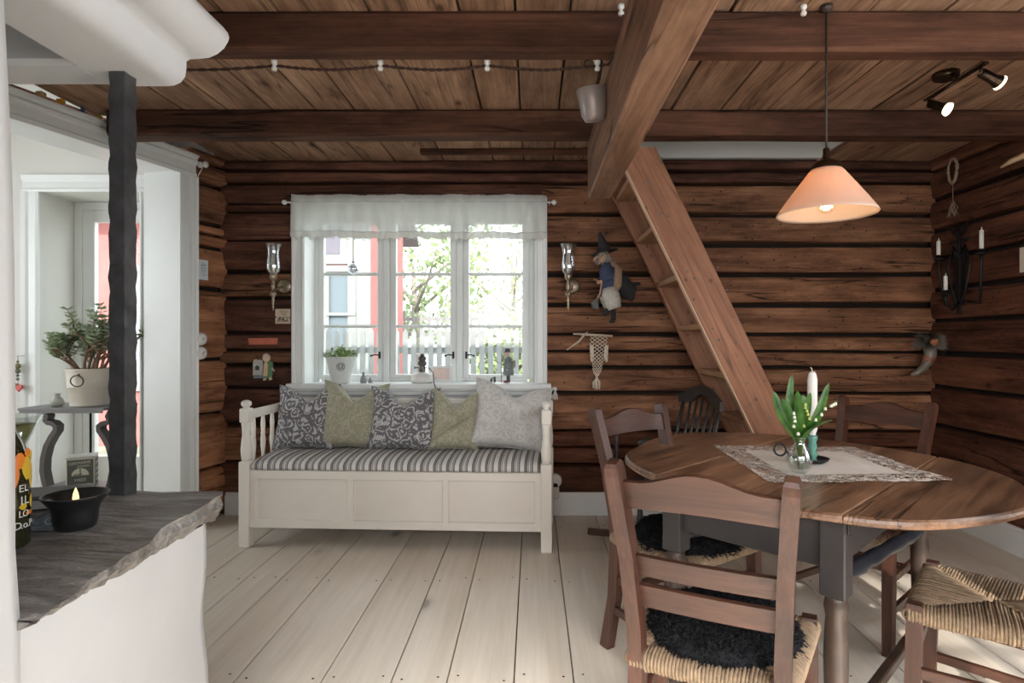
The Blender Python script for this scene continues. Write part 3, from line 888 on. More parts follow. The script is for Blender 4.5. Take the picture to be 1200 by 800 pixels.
# stone slab with a broken edge
edge = [(-.818, 1.573), (-.79, 1.52), (-.778, 1.43), (-.79, 1.34), (-.785, 1.26), (-.765, 1.19), (-.768, 1.13), (-.742, 1.06), (-.745, 1.0), (-.722, .93), (-.712, .88), (-.70, .84)]
es = []
for (x0, y0), (x1, y1) in zip(edge[:-1], edge[1:]):
    for k in range(4):
        t = k / 4
        es.append((x0 + (x1 - x0) * t, y0 + (y1 - y0) * t))
es.append(edge[-1])
rr = random.Random(5)
ne = len(es)
vs, fs = [], []
NC = 14
for i, (x, y) in enumerate(es):
    t = i / (ne - 1)
    th = .078 * (1 - t) + .020 * t
    xs = [-1.95 + (x + 1.95) * (j / NC) for j in range(NC + 1)]
    zt = .80 + .0035 * math.sin(y * 31) + .003 * math.sin(y * 13 + 2)
    for j, xx in enumerate(xs):
        vs.append((xx - fo.x, y - fo.y, zt + .003 * math.sin(xx * 23 + y * 9) + (-.004 if j == NC else 0)))
    bx = -.845 + (y - 1.573) * -.14
    for q, (f, zf) in enumerate(((.30, .25), (.18, .5), (.5, .75), (.85, 1.0))):
        vs.append((x + (bx - x) * f + rr.uniform(-.006, .006) - fo.x, y + rr.uniform(-.005, .005) - fo.y, zt - th * zf + rr.uniform(-.003, .003)))
    vs.append((-1.95 - fo.x, y - fo.y, zt - th))
wd = NC + 1 + 5
for i in range(ne - 1):
    for j in range(wd):
        j2 = (j + 1) % wd
        fs.append((i * wd + j, i * wd + j2, (i + 1) * wd + j2, (i + 1) * wd + j))
fs += [tuple(range(wd)), tuple((ne - 1) * wd + k for k in range(wd))]
sl_ = MB().add(vs, fs, True).build('stone_slab', stone, fp)
sl_.modifiers.new('edges', 'EDGE_SPLIT').split_angle = math.radians(32)
# hood
hp = [(-1.11, 1.86), (-.965, 1.86), (-.945, 1.862), (-.927, 1.87), (-.915, 1.885), (-.911, 1.905), (-.91, 1.925), (-.90, 1.931), (-.875, 1.932), (-.85, 1.937), (-.828, 1.947), (-.810, 1.962), (-.799, 1.98), (-.796, 1.99), (-.800, 2.003), (-.812, 2.018), (-.83, 2.034), (-.85, 2.052), (-.87, 2.072), (-.884, 2.088), (-.895, 2.11), (-.96, 2.40), (-1.11, 2.40)]
hb_ = MB()
nY = 10
for i in range(nY + 1):
    y = .84 + (1.572 - .84) * i / nY
    for k, (x, z) in enumerate(hp):
        hb_.v.append(Vector((x + .004 * math.sin(y * 9 + z * 11) * (0 if k in (0, len(hp) - 1) else 1) - fo.x, y - fo.y, z + (.004 * math.sin(y * 7 + 1) if 8 < k < 20 else 0))))
nh = len(hp)
for i in range(nY):
    for k in range(nh):
        k2 = (k + 1) % nh
        hb_.f.append([i * nh + k, i * nh + k2, (i + 1) * nh + k2, (i + 1) * nh + k]); hb_.sm.append(True); hb_.mi.append(0)
hb_.f.append(list(range(nh))); hb_.sm.append(False); hb_.mi.append(0)
hb_.f.append([nY * nh + k for k in range(nh)]); hb_.sm.append(False); hb_.mi.append(0)
o = hb_.build('hood', plaster, fp); o.modifiers.new('edges', 'EDGE_SPLIT').split_angle = math.radians(55)
MB().box((-1.53 - fo.x, 1.506 - fo.y, 2.13), (.86, .13, .54), .012).build('hood_back', plaster, fp)
MB().box((-1.88 - fo.x, 1.2 - fo.y, 1.2), (.14, .72, 2.4), .02).build('side_wall', plaster, fp)
MB().box((-1.5 - fo.x, 1.2 - fo.y, 2.36), (.8, .72, .06)).build('flue_top', plaster, fp)
# hammered iron post
def post(u, v):
    z = .795 + v * 1.07
    an = [(-.5, -.5), (.5, -.5), (.5, .5), (-.5, .5)]
    k = int(round(u * 8)) % 8
    c0 = an[(k // 2) % 4]; c1 = an[(k // 2 + 1) % 4]
    p = c0 if k % 2 == 0 else ((c0[0] + c1[0]) / 2, (c0[1] + c1[1]) / 2)
    s = 1 + .045 * math.sin(z * 71 + k * 1.3) + .035 * math.sin(z * 113 + k * 2.9)
    q = 1.06 if k % 2 == 0 else 1.06
    return (-1.034 + p[0] * .036 * s * q - fo.x, 1.505 + p[1] * .046 * s - fo.y, z)
o = MB().grid(post, 8, 60, closeu=True).build('iron_post', ironpost, fp); o.modifiers.new('edges', 'EDGE_SPLIT').split_angle = math.radians(50)

# things on the slab
zs_ = .803
cb = thing('candle_bowl', 'black bowl on the hearth slab holding a lit candle', 'bowl', (-.953, 1.244, zs_))
prof = [(.0001, .0), (.030, 0), (.036, .004), (.040, .02), (.041, .036), (.043, .046), (.051, .058), (.0585, .068), (.060, .0715), (.057, .0715), (.048, .062), (.038, .046), (.034, .02), (.0001, .014)]
MB().lathe(prof, (0, 0, 0), 32).build('bowl', black_ceramic, cb)
fl = thing('candle', 'small lit candle standing inside the black bowl', 'candle', (-.953, 1.244, zs_ + .014))
MB().lathe([(.0001, 0), (.0165, 0), (.0165, .036), (.012, .038), (.0001, .037)], (0, 0, 0), 16).build('wax_body', wax, fl)
MB().lathe([(.0001, .036), (.004, .040), (.0058, .048), (.0045, .058), (.002, .066), (.0001, .071)], (0, 0, 0), 12).build('flame', emit('candle_flame', (1.0, .72, .30), 2.2), fl)

bottlem = plain('dark_bottle_glass', lin((46, 44, 26)), .08, spec=.7)
bt = thing('bottle', 'dark green painted bottle at the edge of the hearth slab beside the pier', 'bottle', (-1.002, 1.13, zs_))
MB().lathe([(.0001, 0), (.036, 0), (.040, .006), (.040, .150), (.038, .168), (.030, .195), (.018, .222), (.0145, .24), (.0145, .295), (.017, .298), (.017, .312), (.0001, .312)], (0, 0, 0), 28).build('glass', bottlem, bt)
yel = plain('yellow_paint_daub', lin((206, 172, 50)), .4); org = plain('orange_paint_daub', lin((214, 120, 36)), .4); wht = plain('white_paint_lettering', lin((222, 220, 214)), .5)
def daub(t, ang, z, w, h, mat):
    r = .0412
    b = MB()
    fn = lambda u, v: (r * math.cos(ang + (u - .5) * w / r * (.4 + 1.2 * math.sin(PI * v))), r * math.sin(ang + (u - .5) * w / r * (.4 + 1.2 * math.sin(PI * v))), z + (v - .5) * h)
    b.grid(fn, 6, 6); b.build('paint_daub', mat, t)
for a, z, w, h, m in ((.10, .150, .014, .045, yel), (-.25, .165, .014, .03, org), (.38, .135, .010, .05, yel), (.42, .085, .008, .026, yel), (.30, .064, .016, .008, org), (-.10, .078, .010, .012, yel), (-.5, .14, .012, .05, org), (.15, .178, .01, .018, org), (.40, .172, .008, .02, yel)):
    daub(bt, a, z, w, h, m)
for txt, z, s, a in (('EL', .112, .019, -.08), ('IL', .089, .022, -.06), ('LO', .064, .018, -.10), ('D.o.P', .043, .019, .0)):
    # lettering wrapped letter by letter round the bottle
    n = len(txt)
    for i, ch in enumerate(txt):
        if ch == '.': da = .12
        aa = a + (i - (n - 1) / 2) * (.24 if '.' not in txt else .17)
        text(ch, s, wht, bt, (.0412 * math.cos(aa), .0412 * math.sin(aa), z), (PI / 2, 0, aa + PI / 2))
mg = thing('martini_glass', 'cone shaped glass with green drink behind the bottle', 'glass', (-1.163, 1.33, zs_))
MB().lathe([(.0001, 0), (.036, 0), (.036, .003), (.006, .008), (.004, .02), (.004, .11), (.008, .118), (.058, .222), (.0565, .222), (.007, .121), (.0001, .119)], (0, 0, 0), 28).build('glass', vase_glass, mg)
MB().lathe([(.0001, .145), (.018, .145), (.046, .202), (.0001, .203)], (0, 0, 0), 24).build('green_drink', plain('green_olives', lin((122, 124, 72)), .3, nscale=50, namp=.4), mg)
tr = thing('grey_box', 'flat grey lidded box on the hearth slab left of the candle bowl', 'box', (-1.165, 1.42, zs_), .32)
MB().box((0, 0, .011), (.17, .10, .022), .002).build('body', plain('grey_box_side', lin((150, 150, 148)), .5), tr)
MB().box((0, 0, .026), (.178, .108, .010), .003).build('lid', plain('grey_box_lid', lin((84, 84, 86)), .5), tr)
lc = thing('knotted_scarf', 'crumpled blue-grey cloth with curled trim behind the candle bowl', 'cloth', (-1.035, 1.27, zs_))
cl = plain('blue_grey_cloth', lin((104, 112, 120)), .8, nscale=50, namp=.4, bump=.4)
def scarf(u, v):
    x = (u - .5) * .15; y = (v - .5) * .10
    r = max(0, 1 - (abs(u - .5) * 2) ** 3) * max(0, 1 - (abs(v - .5) * 2) ** 2)
    return (x, y, .002 + r * (.016 + .007 * math.sin(u * 17 + v * 9) + .005 * math.sin(v * 23)))
MB().grid(scarf, 26, 16).build('cloth', cl, lc)
b = MB()
for (x, y, z, r) in ((.035, -.03, .016, .016), (-.01, -.035, .014, .012), (.055, -.005, .012, .012)):
    b.tube([(x + r * (1 - k / 22) * math.cos(k * .55), y + r * .6 * (1 - k / 22) * math.sin(k * .55) - .002, z + r * .5 * (1 - k / 22) * math.sin(k * .55)) for k in range(20)], .0022, 5)
b.build('curled_trim', plain('pale_blue_braid', lin((150, 160, 168)), .7), lc)

# ------------------------------------------------------------------ hall things
st = thing('side_table', 'wrought iron side table with curved legs before the glazed hall door', 'table', (-2.93, 3.86, 0))
def topz(sx, sy, z, name):
    b = MB(); b.box((0, 0, z), (sx, sy, .016), .004)
    b.box((0, -sy / 2 + .005, z - .014), (sx * .96, .008, .018), .002); b.box((0, sy / 2 - .005, z - .014), (sx * .96, .008, .018), .002)
    return b.build(name, plain('grey_metal_shelf', lin((120, 118, 118)), .45, .4), st)
topz(.54, .32, .752, 'table_top'); topz(.40, .26, .235, 'shelf')
for sx in (-1, 1):
    for sy in (-1, 1):
        pts = [(.235, .735), (.195, .72), (.165, .695), (.175, .655), (.20, .632), (.185, .60), (.165, .612), (.155, .59)]
        path = [(.225, .742), (.205, .712), (.200, .682), (.213, .655), (.168, .648), (.140, .630), (.142, .603), (.175, .56), (.205, .49), (.222, .41), (.222, .33), (.205, .26), (.185, .21), (.195, .15), (.225, .08), (.245, .03), (.252, 0)]
        pass
pt = thing('jade_plant', 'bushy jade plant in a cream zinc pot on the iron side table', 'plant', (-2.862, 3.86, .761))
potm = plain('cream_zinc', lin((206, 198, 184)), .5, nscale=10, namp=.05)
pr_ = [(.0001, 0), (.108, 0), (.110, .01), (.108, .018), (.112, .03), (.120, .118), (.124, .120), (.124, .128), (.121, .130), (.130, .228), (.134, .234), (.130, .240), (.122, .236), (.115, .20), (.0001, .20)]
MB().lathe(pr_, (0, 0, 0), 36).build('pot', potm, pt)
ring = MB(); rc = Vector((.02, -.131, .166))
ring.tube([rc + Vector((.040 * math.cos(a), -.010 - .002 * math.sin(a), .034 * math.sin(a))) for a in [2 * PI * k / 28 for k in range(28)]], .0045, 6, closed=True)
ring.ball((rc.x, rc.y + .004, rc.z + .036), .009, 8, 6)
ring.build('ring_handle', plain('dark_ring', lin((92, 80, 72)), .4, .6), pt)
rd = random.Random(12)
stems, leaves = MB(), MB()
def jleaf(b, c, d, up, s):
    d = d.normalized(); sd_ = d.cross(up)
    sd_ = sd_.normalized() if sd_.length > .01 else d.orthogonal().normalized()
    nn = sd_.cross(d)
    pts = [c, c + d * .35 * s + sd_ * .30 * s, c + d * .75 * s + sd_ * .32 * s, c + d * s, c + d * .75 * s - sd_ * .32 * s, c + d * .35 * s - sd_ * .30 * s, c + d * .55 * s + nn * .12 * s]
    b.add(pts, [(0, 1, 6), (1, 2, 6), (2, 3, 6), (3, 4, 6), (4, 5, 6), (5, 0, 6)], True)
def branch(p, d, L, r, depth):
    n = 4; path = [p.copy()]
    q = p.copy(); dd = d.copy()
    for k in range(n):
        dd = (dd + Vector((rd.uniform(-.25, .25), rd.uniform(-.25, .25), .16))).normalized()
        q = q + dd * L / n; path.append(q.copy())
    stems.tube(path, [r * (1 - .5 * k / n) for k in range(n + 1)], 6)
    if depth == 0:
        for k, s_ in enumerate(path[1:]):
            for a in (0, 1):
                th = k * PI / 2 + a * PI + rd.uniform(-.4, .4)
                o_ = Vector((math.cos(th), math.sin(th), .35))
                jleaf(leaves, s_, o_, Vector((0, 0, 1)), rd.uniform(.036, .054))
        for a in range(4):
            th = a * PI / 2 + rd.uniform(-.4, .4)
            jleaf(leaves, path[-1], Vector((math.cos(th), math.sin(th), .8)), Vector((0, 0, 1)), rd.uniform(.028, .04))
    else:
        for k in range(5 if depth == 1 else 4):
            th = rd.uniform(0, 6.3)
            nd_ = (dd * .75 + Vector((math.cos(th) * .85, math.sin(th) * .85, rd.uniform(-.25, .45)))).normalized()
            branch(path[rd.randint(2, n)], nd_, L * rd.uniform(.55, .75), r * .55, depth - 1)
for k in range(8):
    th = k * .8 + rd.uniform(-.2, .2)
    tl = Vector((math.cos(th) * .85, math.sin(th) * .6, 1)).normalized()
    branch(Vector((math.cos(th) * .045, math.sin(th) * .045, .20)), tl, rd.uniform(.16, .24), .011, 2)
stems.build('stem', plain('jade_bark', lin((134, 104, 84)), .8, nscale=20, namp=.2), pt)
tag(leaves.build('foliage', plain('jade_leaf', lin((182, 196, 164)), .35, nscale=14, namp=.25), pt), kind='stuff')
MB().lathe([(.0001, .196), (.118, .200), (.0001, .206)], (0, 0, 0), 20).build('soil', plain('potting_soil', lin((60, 48, 40)), .95, nscale=60, namp=.4), pt)
for sx in (-1, 1):
    path = [(.235, .744), (.212, .722), (.197, .692), (.205, .665), (.190, .652), (.160, .646), (.138, .628), (.140, .600), (.168, .560), (.200, .50), (.220, .42), (.224, .34), (.208, .26), (.188, .20), (.200, .13), (.228, .06), (.250, .02), (.268, .0)]
    b = MB()
    b.sweep([(sx * x, 0, z) for x, z in path], [(-.030, -.015), (.030, -.015), (.030, .015), (-.030, .015)], (0, 1, 0))
    b.build('leg', plain('wrought_grey_iron', lin((88, 84, 82)), .5, .3), st)
MB().tube([(-.02, .12, .0), (-.02, .12, .745)], .007, 8).build('back_rod', iron, st)
v = tag(MB().lathe([(.0001, 0), (.026, 0), (.036, .012), (.038, .03), (.030, .05), (.018, .062), (.016, .07), (.022, .082), (.020, .082), (.013, .07), (.0001, .06)], (0, 0, 0), 20).build('small_vase', plain('grey_glazed_clay', lin((168, 168, 158)), .5, nscale=20, namp=.2)), 'tiny grey clay vase beside the jade plant pot', 'vase')
v.location = (-3.03, 3.80, .761)
tb = thing('tin_box', 'old printed dark and cream tin on the lower shelf of the iron table', 'tin', (-2.90, 3.84, .244), .5)
tg = plain('tin_dark_green', lin((78, 82, 76)), .45, nscale=18, namp=.12); tcm = plain('tin_cream', lin((188, 184, 166)), .45, nscale=18, namp=.08)
MB().box((0, 0, .095), (.150, .130, .19), .004).build('body', tcm, tb)
MB().box((0, 0, .194), (.156, .136, .012), .004).build('lid', plain('tin_lid', lin((196, 194, 188)), .4, .3), tb)
lb = MB().box((0, -.0655, .095), (.134, .002, .17)).box((.0755, 0, .095), (.002, .108, .17)).build('label', tg, tb)
b = MB()
b.prism([(.045 * math.cos(a), .082 + .045 * math.sin(a)) for a in [PI * k / 14 for k in range(15)]], -.0682, -.0668, 'XZ')
b.box((0, -.0675, .024), (.118, .0012, .004)).box((0, -.0675, .014), (.118, .0012, .0025))
for z in (.04, .075, .11, .15): b.box((.0772, 0, z), (.0012, .085, .014))
b.build('printed_picture', tcm, tb)
MB().box((0, -.0688, .100), (.006, .0012, .05)).box((-.012, -.0688, .088), (.045, .0012, .006)).build('printed_tree', tg, tb)
text('GERMAINE', .024, tcm, tb, (-.004, -.0668, .160), (PI / 2, -.06, 0)); text('DOWN', .019, tcm, tb, (.016, -.0668, .138), (PI / 2, -.06, 0))
text('WEST', .024, tcm, tb, (0, -.0668, .052), (PI / 2, 0, 0))
ho = thing('hanging_charm', 'string of beads with a red heart hanging on the hall wall', 'ornament', (-3.585, 4.165, 1.05))
b = MB(); b.tube([(-.02, .0, .02), (.03, -.012, .022), (.05, -.012, .026)], .004, 6); b.build('hook', plain('pale_hook', lin((206, 204, 200)), .4), ho)
for k, (z, r, c) in enumerate(((-.02, .009, (120, 110, 80)), (-.05, .020, (134, 128, 92)), (-.085, .018, (104, 104, 84)), (-.115, .010, (90, 96, 90)), (-.14, .011, (120, 130, 120)))):
    MB().ball((.008, -.022, z), r, 12, 8).build('bead', plain('bead_%d' % k, lin(c), .3), ho)
b = MB(); b.ball((.0, -.02, -.185), .017, 12, 8); b.build('bead', plain('amber_bead', lin((190, 130, 90)), .3), ho)
b = MB()
hpoly = []
for k in range(24):
    t = 2 * PI * k / 24
    hpoly.append((.0016 * 16 * math.sin(t) ** 3 + .018, .0016 * (13 * math.cos(t) - 5 * math.cos(2 * t) - 2 * math.cos(3 * t) - math.cos(4 * t)) - .20))
b.prism(hpoly, -.032, -.014, 'XZ'); b.build('red_heart', plain('red_enamel', lin((196, 50, 40)), .25), ho)
MB().tube([(.008, -.02, .02), (.008, -.022, -.10), (.012, -.022, -.19)], .0015, 5).build('string', wick, ho)
# small boxes on top of the casing
for k, (s, c, lab) in enumerate(((.62, (176, 140, 96), 'small tan cardboard box on top of the white casing, nearest the corner post end'), (.55, (196, 140, 46), 'small orange and yellow box on top of the white casing'), (.47, (60, 66, 110), 'small dark blue figure on top of the white casing'), (.40, (186, 160, 50), 'small yellow figure on top of the white casing'), (.34, (52, 48, 44), 'small dark lump on top of the white casing beside the yellow figure'))):
    p = Lp(.35 + s * 1.35) + LN * .022
    b = MB()
    if k < 2: b.box((0, 0, .016), (.032, .032, .028), .002)
    else:
        b.lathe([(.0001, 0), (.014, 0), (.016, .008), (.012, .016), (.006, .02)], (0, 0, .002), 12); b.ball((0, 0, .026), .008, 10, 6)
    o = tag(b.build('trinket_box' if k < 2 else 'trinket_figure', plain('trinket_%d' % k, lin(c), .5, nscale=60, namp=.4)), lab, 'trinket')
    o.location = (p.x, p.y, 2.359); o.rotation_euler = (0, 0, .4 * k)

# ------------------------------------------------------------------ bench
SL, SDp = 1.789, .56
bench = thing('settle_bench', 'white painted wooden settle bench with panelled front under the window', 'bench', (-1.683, 3.405, 0), -math.atan2(.085, 1.787))
px0, px1 = .0315, SL - .0315
def bpost(x, y):
    b = MB()
    b.box((x, y, .245), (.062, .062, .49), .004)
    b.lathe([(.022, .488), (.026, .50), (.030, .53), (.031, .56), (.027, .60), (.022, .64), (.024, .68), (.027, .705), (.022, .715)], (x, y, 0), 16)
    b.box((x, y, .752), (.056, .056, .08), .004)
    b.lathe([(.020, .79), (.017, .80), (.026, .807), (.029, .818), (.026, .830), (.012, .838), (.0001, .84)], (x, y, 0), 16)
    return b.build('post', cream, bench)
for x in (px0, px1):
    for y in (.0315, SDp - .0315): bpost(x, y)
fb = MB()
fb.box((SL / 2, .036, .275), (SL - .12, .012, .33))
for x, w in ((.081, .04), (SL * .36, .036), (SL * .665, .036), (SL - .081, .04)): fb.box((x, .024, .277), (w, .026, .33), .004)
for z, h in ((.415, .05), (.135, .048)): fb.box((SL / 2, .0238, z), (SL - .12, .026, h), .004)
fb.build('front_panel', cream, bench)
for x in (px0, px1): MB().box((x, SDp / 2, .275), (.022, SDp - .12, .33), .003).build('side_panel', cream, bench)
MB().box((SL / 2, SDp - .03, .275), (SL - .12, .02, .33), .003).build('back_box_panel', cream, bench)
MB().box((SL / 2, SDp / 2, .432), (SL - .10, SDp - .08, .018), .003).build('seat_lid', cream, bench)
MB().box((SL / 2, SDp - .032, .64), (SL - .12, .022, .32), .004).box((SL / 2, SDp - .032, .785), (SL - .12, .034, .035), .006).build('back_panel', cream, bench)
for x in (px0, px1):
    MB().box((x, SDp / 2, .752), (.026, SDp - .12, .052), .004).build('arm_rail', cream, bench)
    for k in range(4):
        y = .11 + k * (SDp - .22) / 3
        MB().lathe([(.010, .44), (.010, .50), (.015, .55), (.0155, .58), (.012, .615), (.015, .62), (.012, .63), (.014, .67), (.010, .73)], (x, y, 0), 10).build('spindle', cream, bench)
# striped mattress
sm_, nt, out = newmat('grey_stripe_ticking')
tc, _ = objco(nt, False)
sx = nd(nt, 'ShaderNodeSeparateXYZ', {0: tc}).outputs[0]
f = nd(nt, 'ShaderNodeMath', {0: sx, 1: 1 / .0735}, operation='MULTIPLY').outputs[0]
f = nd(nt, 'ShaderNodeMath', {0: f}, operation='FRACT').outputs[0]
W_, G_, D_, M_ = lin((214, 212, 208)), lin((136, 132, 130)), lin((84, 80, 80)), lin((174, 172, 170))
c = ramp(nt, f, [(0, W_), (.22, D_), (.27, G_), (.36, D_), (.42, M_), (.52, G_), (.57, W_), (.66, G_), (.71, M_), (.80, D_), (.84, G_), (.90, W_)], 'CONSTANT')
fib = nd(nt, 'ShaderNodeTexNoise', {'Vector': tc, 'Scale': 300.0}).outputs[0]
bsdf(nt, out, c, .9, 0, fib, .2, .001, .2)
mt = thing('seat_mattress', 'grey and white striped seat mattress lying on the bench', 'mattress', (0, 0, 0))
mt.location = bench.matrix_basis @ Vector((0, 0, 0)); 
mt.location = bench.location; mt.rotation_euler = bench.rotation_euler
def matt(u, v):
    # u: round the section front-to-back, v: along the bench
    x = .065 + v * (SL - .13)
    ed = min(v, 1 - v) * 28
    e = min(1, ed) ** .5
    loop = [(.012, .444), (.008, .455), (.010, .474), (.026, .489), (.07, .502), (.16, .511), (.26, .512), (.36, .508), (.44, .50), (.475, .488), (.482, .465), (.478, .444)]
    k = int(round(u * len(loop))) % len(loop)
    y, z = loop[k]
    return (x, y + .003 * math.sin(x * 17), .444 + (z - .444) * (.72 + .28 * e) + .004 * math.sin(x * 9 + y * 6) * (1 if z > .48 else 0))
mo = MB().grid(matt, 12, 70, closeu=True)
mo.f.append(list(range(12))); mo.sm.append(True); mo.mi.append(0); mo.f.append([70 * 12 + k for k in range(12)]); mo.sm.append(True); mo.mi.append(0)
mo.build('ticking_cover', sm_, mt)
# throw pillows
fl_dark = cloth_print('grey_floral_print', lin((104, 102, 106)), lin((186, 184, 182)), 16, .56)
fl_sage = cloth_print('sage_tone_print', lin((150, 147, 126)), lin((168, 165, 145)), 20, .54)
fl_pale = cloth_print('pale_grey_print', lin((204, 202, 198)), lin((186, 183, 180)), 18, .58)
def pillow(name, label, mat, w, h, t, loc, rot, seed, chop=.0, sag=0.0, tassel=False, crease=0.0):
    p = thing(name, label, 'cushion', loc, 0, 'cushions on the bench')
    p.rotation_euler = rot
    N = 22
    b = MB()
    ws = [wob(seed + k) for k in range(4)]
    def fn(sgn):
        def g(u, v):
            a, c = u * 2 - 1, v * 2 - 1
            x = a * w / 2 * (1 - .11 * (1 - c * c)); z = c * h / 2 * (1 - .10 * (1 - a * a))
            th = t / 2 * max(0, (1 - a ** 4) * (1 - c ** 4)) ** .55
            pinch = .016 * math.sin(9 * (a + c * .7) + seed) * (1 - abs(a)) * abs(c) + .010 * ws[0](a * 2 + c) * ws[1](c * 2)
            y = sgn * (th + pinch * (1 - a * a) * (1 - c * c) * 1.2)
            ch = chop * math.exp(-(abs(a - .05) / .40) ** 1.6) * max(0, (c + .45) / 1.45) ** 1.5
            z -= ch
            y -= .15 * ch * sgn * -1
            # fan of folds from the dented middle of the top edge
            ang = math.atan2(a, 1.1 - c)
            y += sgn * .007 * math.sin(ang * 9 + seed) * max(0, 1 - math.hypot(a, 1.0 - c) / 1.3) * (1 if chop or crease else .5)
            if crease:
                y -= sgn * crease * math.exp(-((c - a * .55 + .15) / .10) ** 2) * (1 - a * a) ** .5
                z -= crease * .6 * math.exp(-((a + .1) / .3) ** 2) * max(0, c)
            y += .05 * c * c * (1 if sag else 0) - sag * a * a
            return (x, y, z + h / 2)
        return g
    b.grid(fn(-1), N, N); b.grid(fn(1), N, N)
    o = b.build('cover', mat, p)
    seam = MB()
    g = fn(0)
    loop = [g(k / N, 0) for k in range(N)] + [g(1, k / N) for k in range(N)] + [g(1 - k / N, 1) for k in range(N)] + [g(0, 1 - k / N) for k in range(N)]
    seam.tube(loop, .0025, 5, closed=True); seam.build('seam', mat, p)
    if tassel:
        c = Vector(g(1, 1)); b = MB()
        b.ball(c + Vector((.012, 0, -.008)), .014, 10, 6)
        r_ = random.Random(3)
        for k in range(26):
            a = r_.uniform(0, 6.3); q = r_.uniform(.2, 1) * .020
            b.tube([c + Vector((.014, 0, -.012)), c + Vector((.016 + q * math.cos(a) * .7, q * math.sin(a), -.04)), c + Vector((.018 + q * math.cos(a), q * math.sin(a), -.066 - r_.uniform(0, .012)))], .0016, 4)
        b.build('tassel', plain('white_tassel', lin((206, 202, 196)), .9), p)
    return p
PZ = .503
pillow('throw_pillow', 'dark grey floral pillow at the left end of the bench', fl_dark, .40, .415, .15, (-1.425, 3.70, PZ), (-.30, -.02, -.05), 3, .115)
pillow('throw_pillow', 'larger sage green pillow between the two dark floral pillows', fl_sage, .415, .43, .16, (-1.145, 3.70, PZ + .002), (-.28, .06, .02), 8, .12)
pillow('throw_pillow', 'dark grey floral pillow in the middle of the bench', fl_dark, .44, .40, .15, (-.815, 3.66, PZ + .002), (-.30, .02, -.03), 14, .12)
pillow('throw_pillow', 'small sage green pillow with a deep diagonal crease', fl_sage, .305, .385, .13, (-.490, 3.64, PZ + .002), (-.30, .04, .05), 21, .10, crease=.035)
pillow('throw_pillow', 'large pale grey tasselled pillow at the right end of the bench', fl_pale, .50, .44, .17, (-.165, 3.66, PZ + .002), (-.34, .15, .10), 30, .085, tassel=True)
# ------------------------------------------------------------------ stair
Xl = lambda z: .976 + (1.2 - z) * .485
stair = thing('staircase', 'steep open wooden stair against the back log wall right of the window', 'stair', (1.2, 3.66, 0))
so = Vector((1.2, 3.66, 0))
def stringer(y0, y1, zt, wob_s, cut=False):
    n = 16; vs, fs = [], []
    w = wob(wob_s)
    for i in range(n + 1):
        z = 0 + zt * i / n
        l = Xl(z) + w(z) * .002; r_ = l + .224
        zr = min(z, zt)
        for x, y in ((l + .004, y0), (l, y0 + .004), (l, y1), (r_, y1), (r_, y0 + .004), (r_ - .004, y0)):
            vs.append((x - so.x, y - so.y, z))
    for i in range(n):
        for k in range(6):
            k2 = (k + 1) % 6
            fs.append((i * 6 + k, i * 6 + k2, i * 6 + 6 + k2, i * 6 + 6 + k))
    fs += [tuple(range(6)), tuple(n * 6 + k for k in range(6))]
    return MB().add(vs, fs).build('stringer', stairm, stair)
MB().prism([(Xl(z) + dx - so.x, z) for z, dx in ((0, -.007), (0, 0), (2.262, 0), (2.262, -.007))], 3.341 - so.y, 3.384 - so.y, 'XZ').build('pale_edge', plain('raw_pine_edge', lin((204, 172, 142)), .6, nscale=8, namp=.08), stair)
stringer(3.34, 3.385, 2.262, 5); stringer(3.935, 3.98, 2.40, 6)
for k, z in enumerate((.14, .42, .70, .98, 1.26, 1.545, 1.83, 2.11)):
    x0 = Xl(z) + .012
    MB().box((x0 + .10 - so.x, 3.66 - so.y, z), (.20, .552, .034), .004).build('tread', treadm, stair)
nb = MB()
for (px_, py_) in ((757, 213), (775, 250), (783, 253), (806, 318), (813, 326), (841, 313), (842, 398), (863, 402), (875, 449), (880, 474), (896, 447), (835, 385), (775, 187), (852, 340), (902, 490)):
    p = P(px_, py_, 3.339) - so
    nb.ball((p.x, p.y, p.z), .0075, 8, 4, (1, .3, 1))
nb.build('screw_head', plain('dull_screw', lin((120, 112, 108)), .4, .7), stair)

# ------------------------------------------------------------------ table
tc_ = Vector((.97, 2.165, 0))
U = Vector((.70711, .70711, 0)); Nn = Vector((.70711, -.70711, 0))
n0 = -.805; u0 = 2.166
out_pts = [(.3455, 2.25), (.432, 2.48), (.557, 2.69), (.77, 2.83), (1.08, 2.80), (1.348, 2.575), (1.530, 2.266), (1.545, 1.96), (1.44, 1.72), (1.28, 1.56), (.99, 1.465), (.78, 1.514), (.54, 1.70), (.39, 1.97)]
def cr(pts, m=8):
    r = []
    n = len(pts)
    for i in range(n):
        p0, p1, p2, p3 = [Vector(pts[(i + k) % n]) for k in (-1, 0, 1, 2)]
        for k in range(m):
            t = k / m
            r.append(.5 * ((2 * p1) + (p2 - p0) * t + (2 * p0 - 5 * p1 + 4 * p2 - p3) * t * t + (3 * p1 - p0 - 3 * p2 + p3) * t ** 3))
    return r
outl = cr(out_pts)
table = thing('dining_table', 'worn brown oval gateleg table with two drop leaves raised', 'table', (tc_.x, tc_.y, 0))
def clip(poly, lo, hi):
    def half(poly, c, sg):
        o = []
        for i in range(len(poly)):
            a, b_ = poly[i], poly[(i + 1) % len(poly)]
            da = sg * (a.x * Nn.x + a.y * Nn.y - n0 - c); db = sg * (b_.x * Nn.x + b_.y * Nn.y - n0 - c)
            if da >= 0: o.append(a)
            if da * db < 0: o.append(a + (b_ - a) * (da / (da - db)))
        return o
    return half(half(poly, lo, 1), hi, -1)
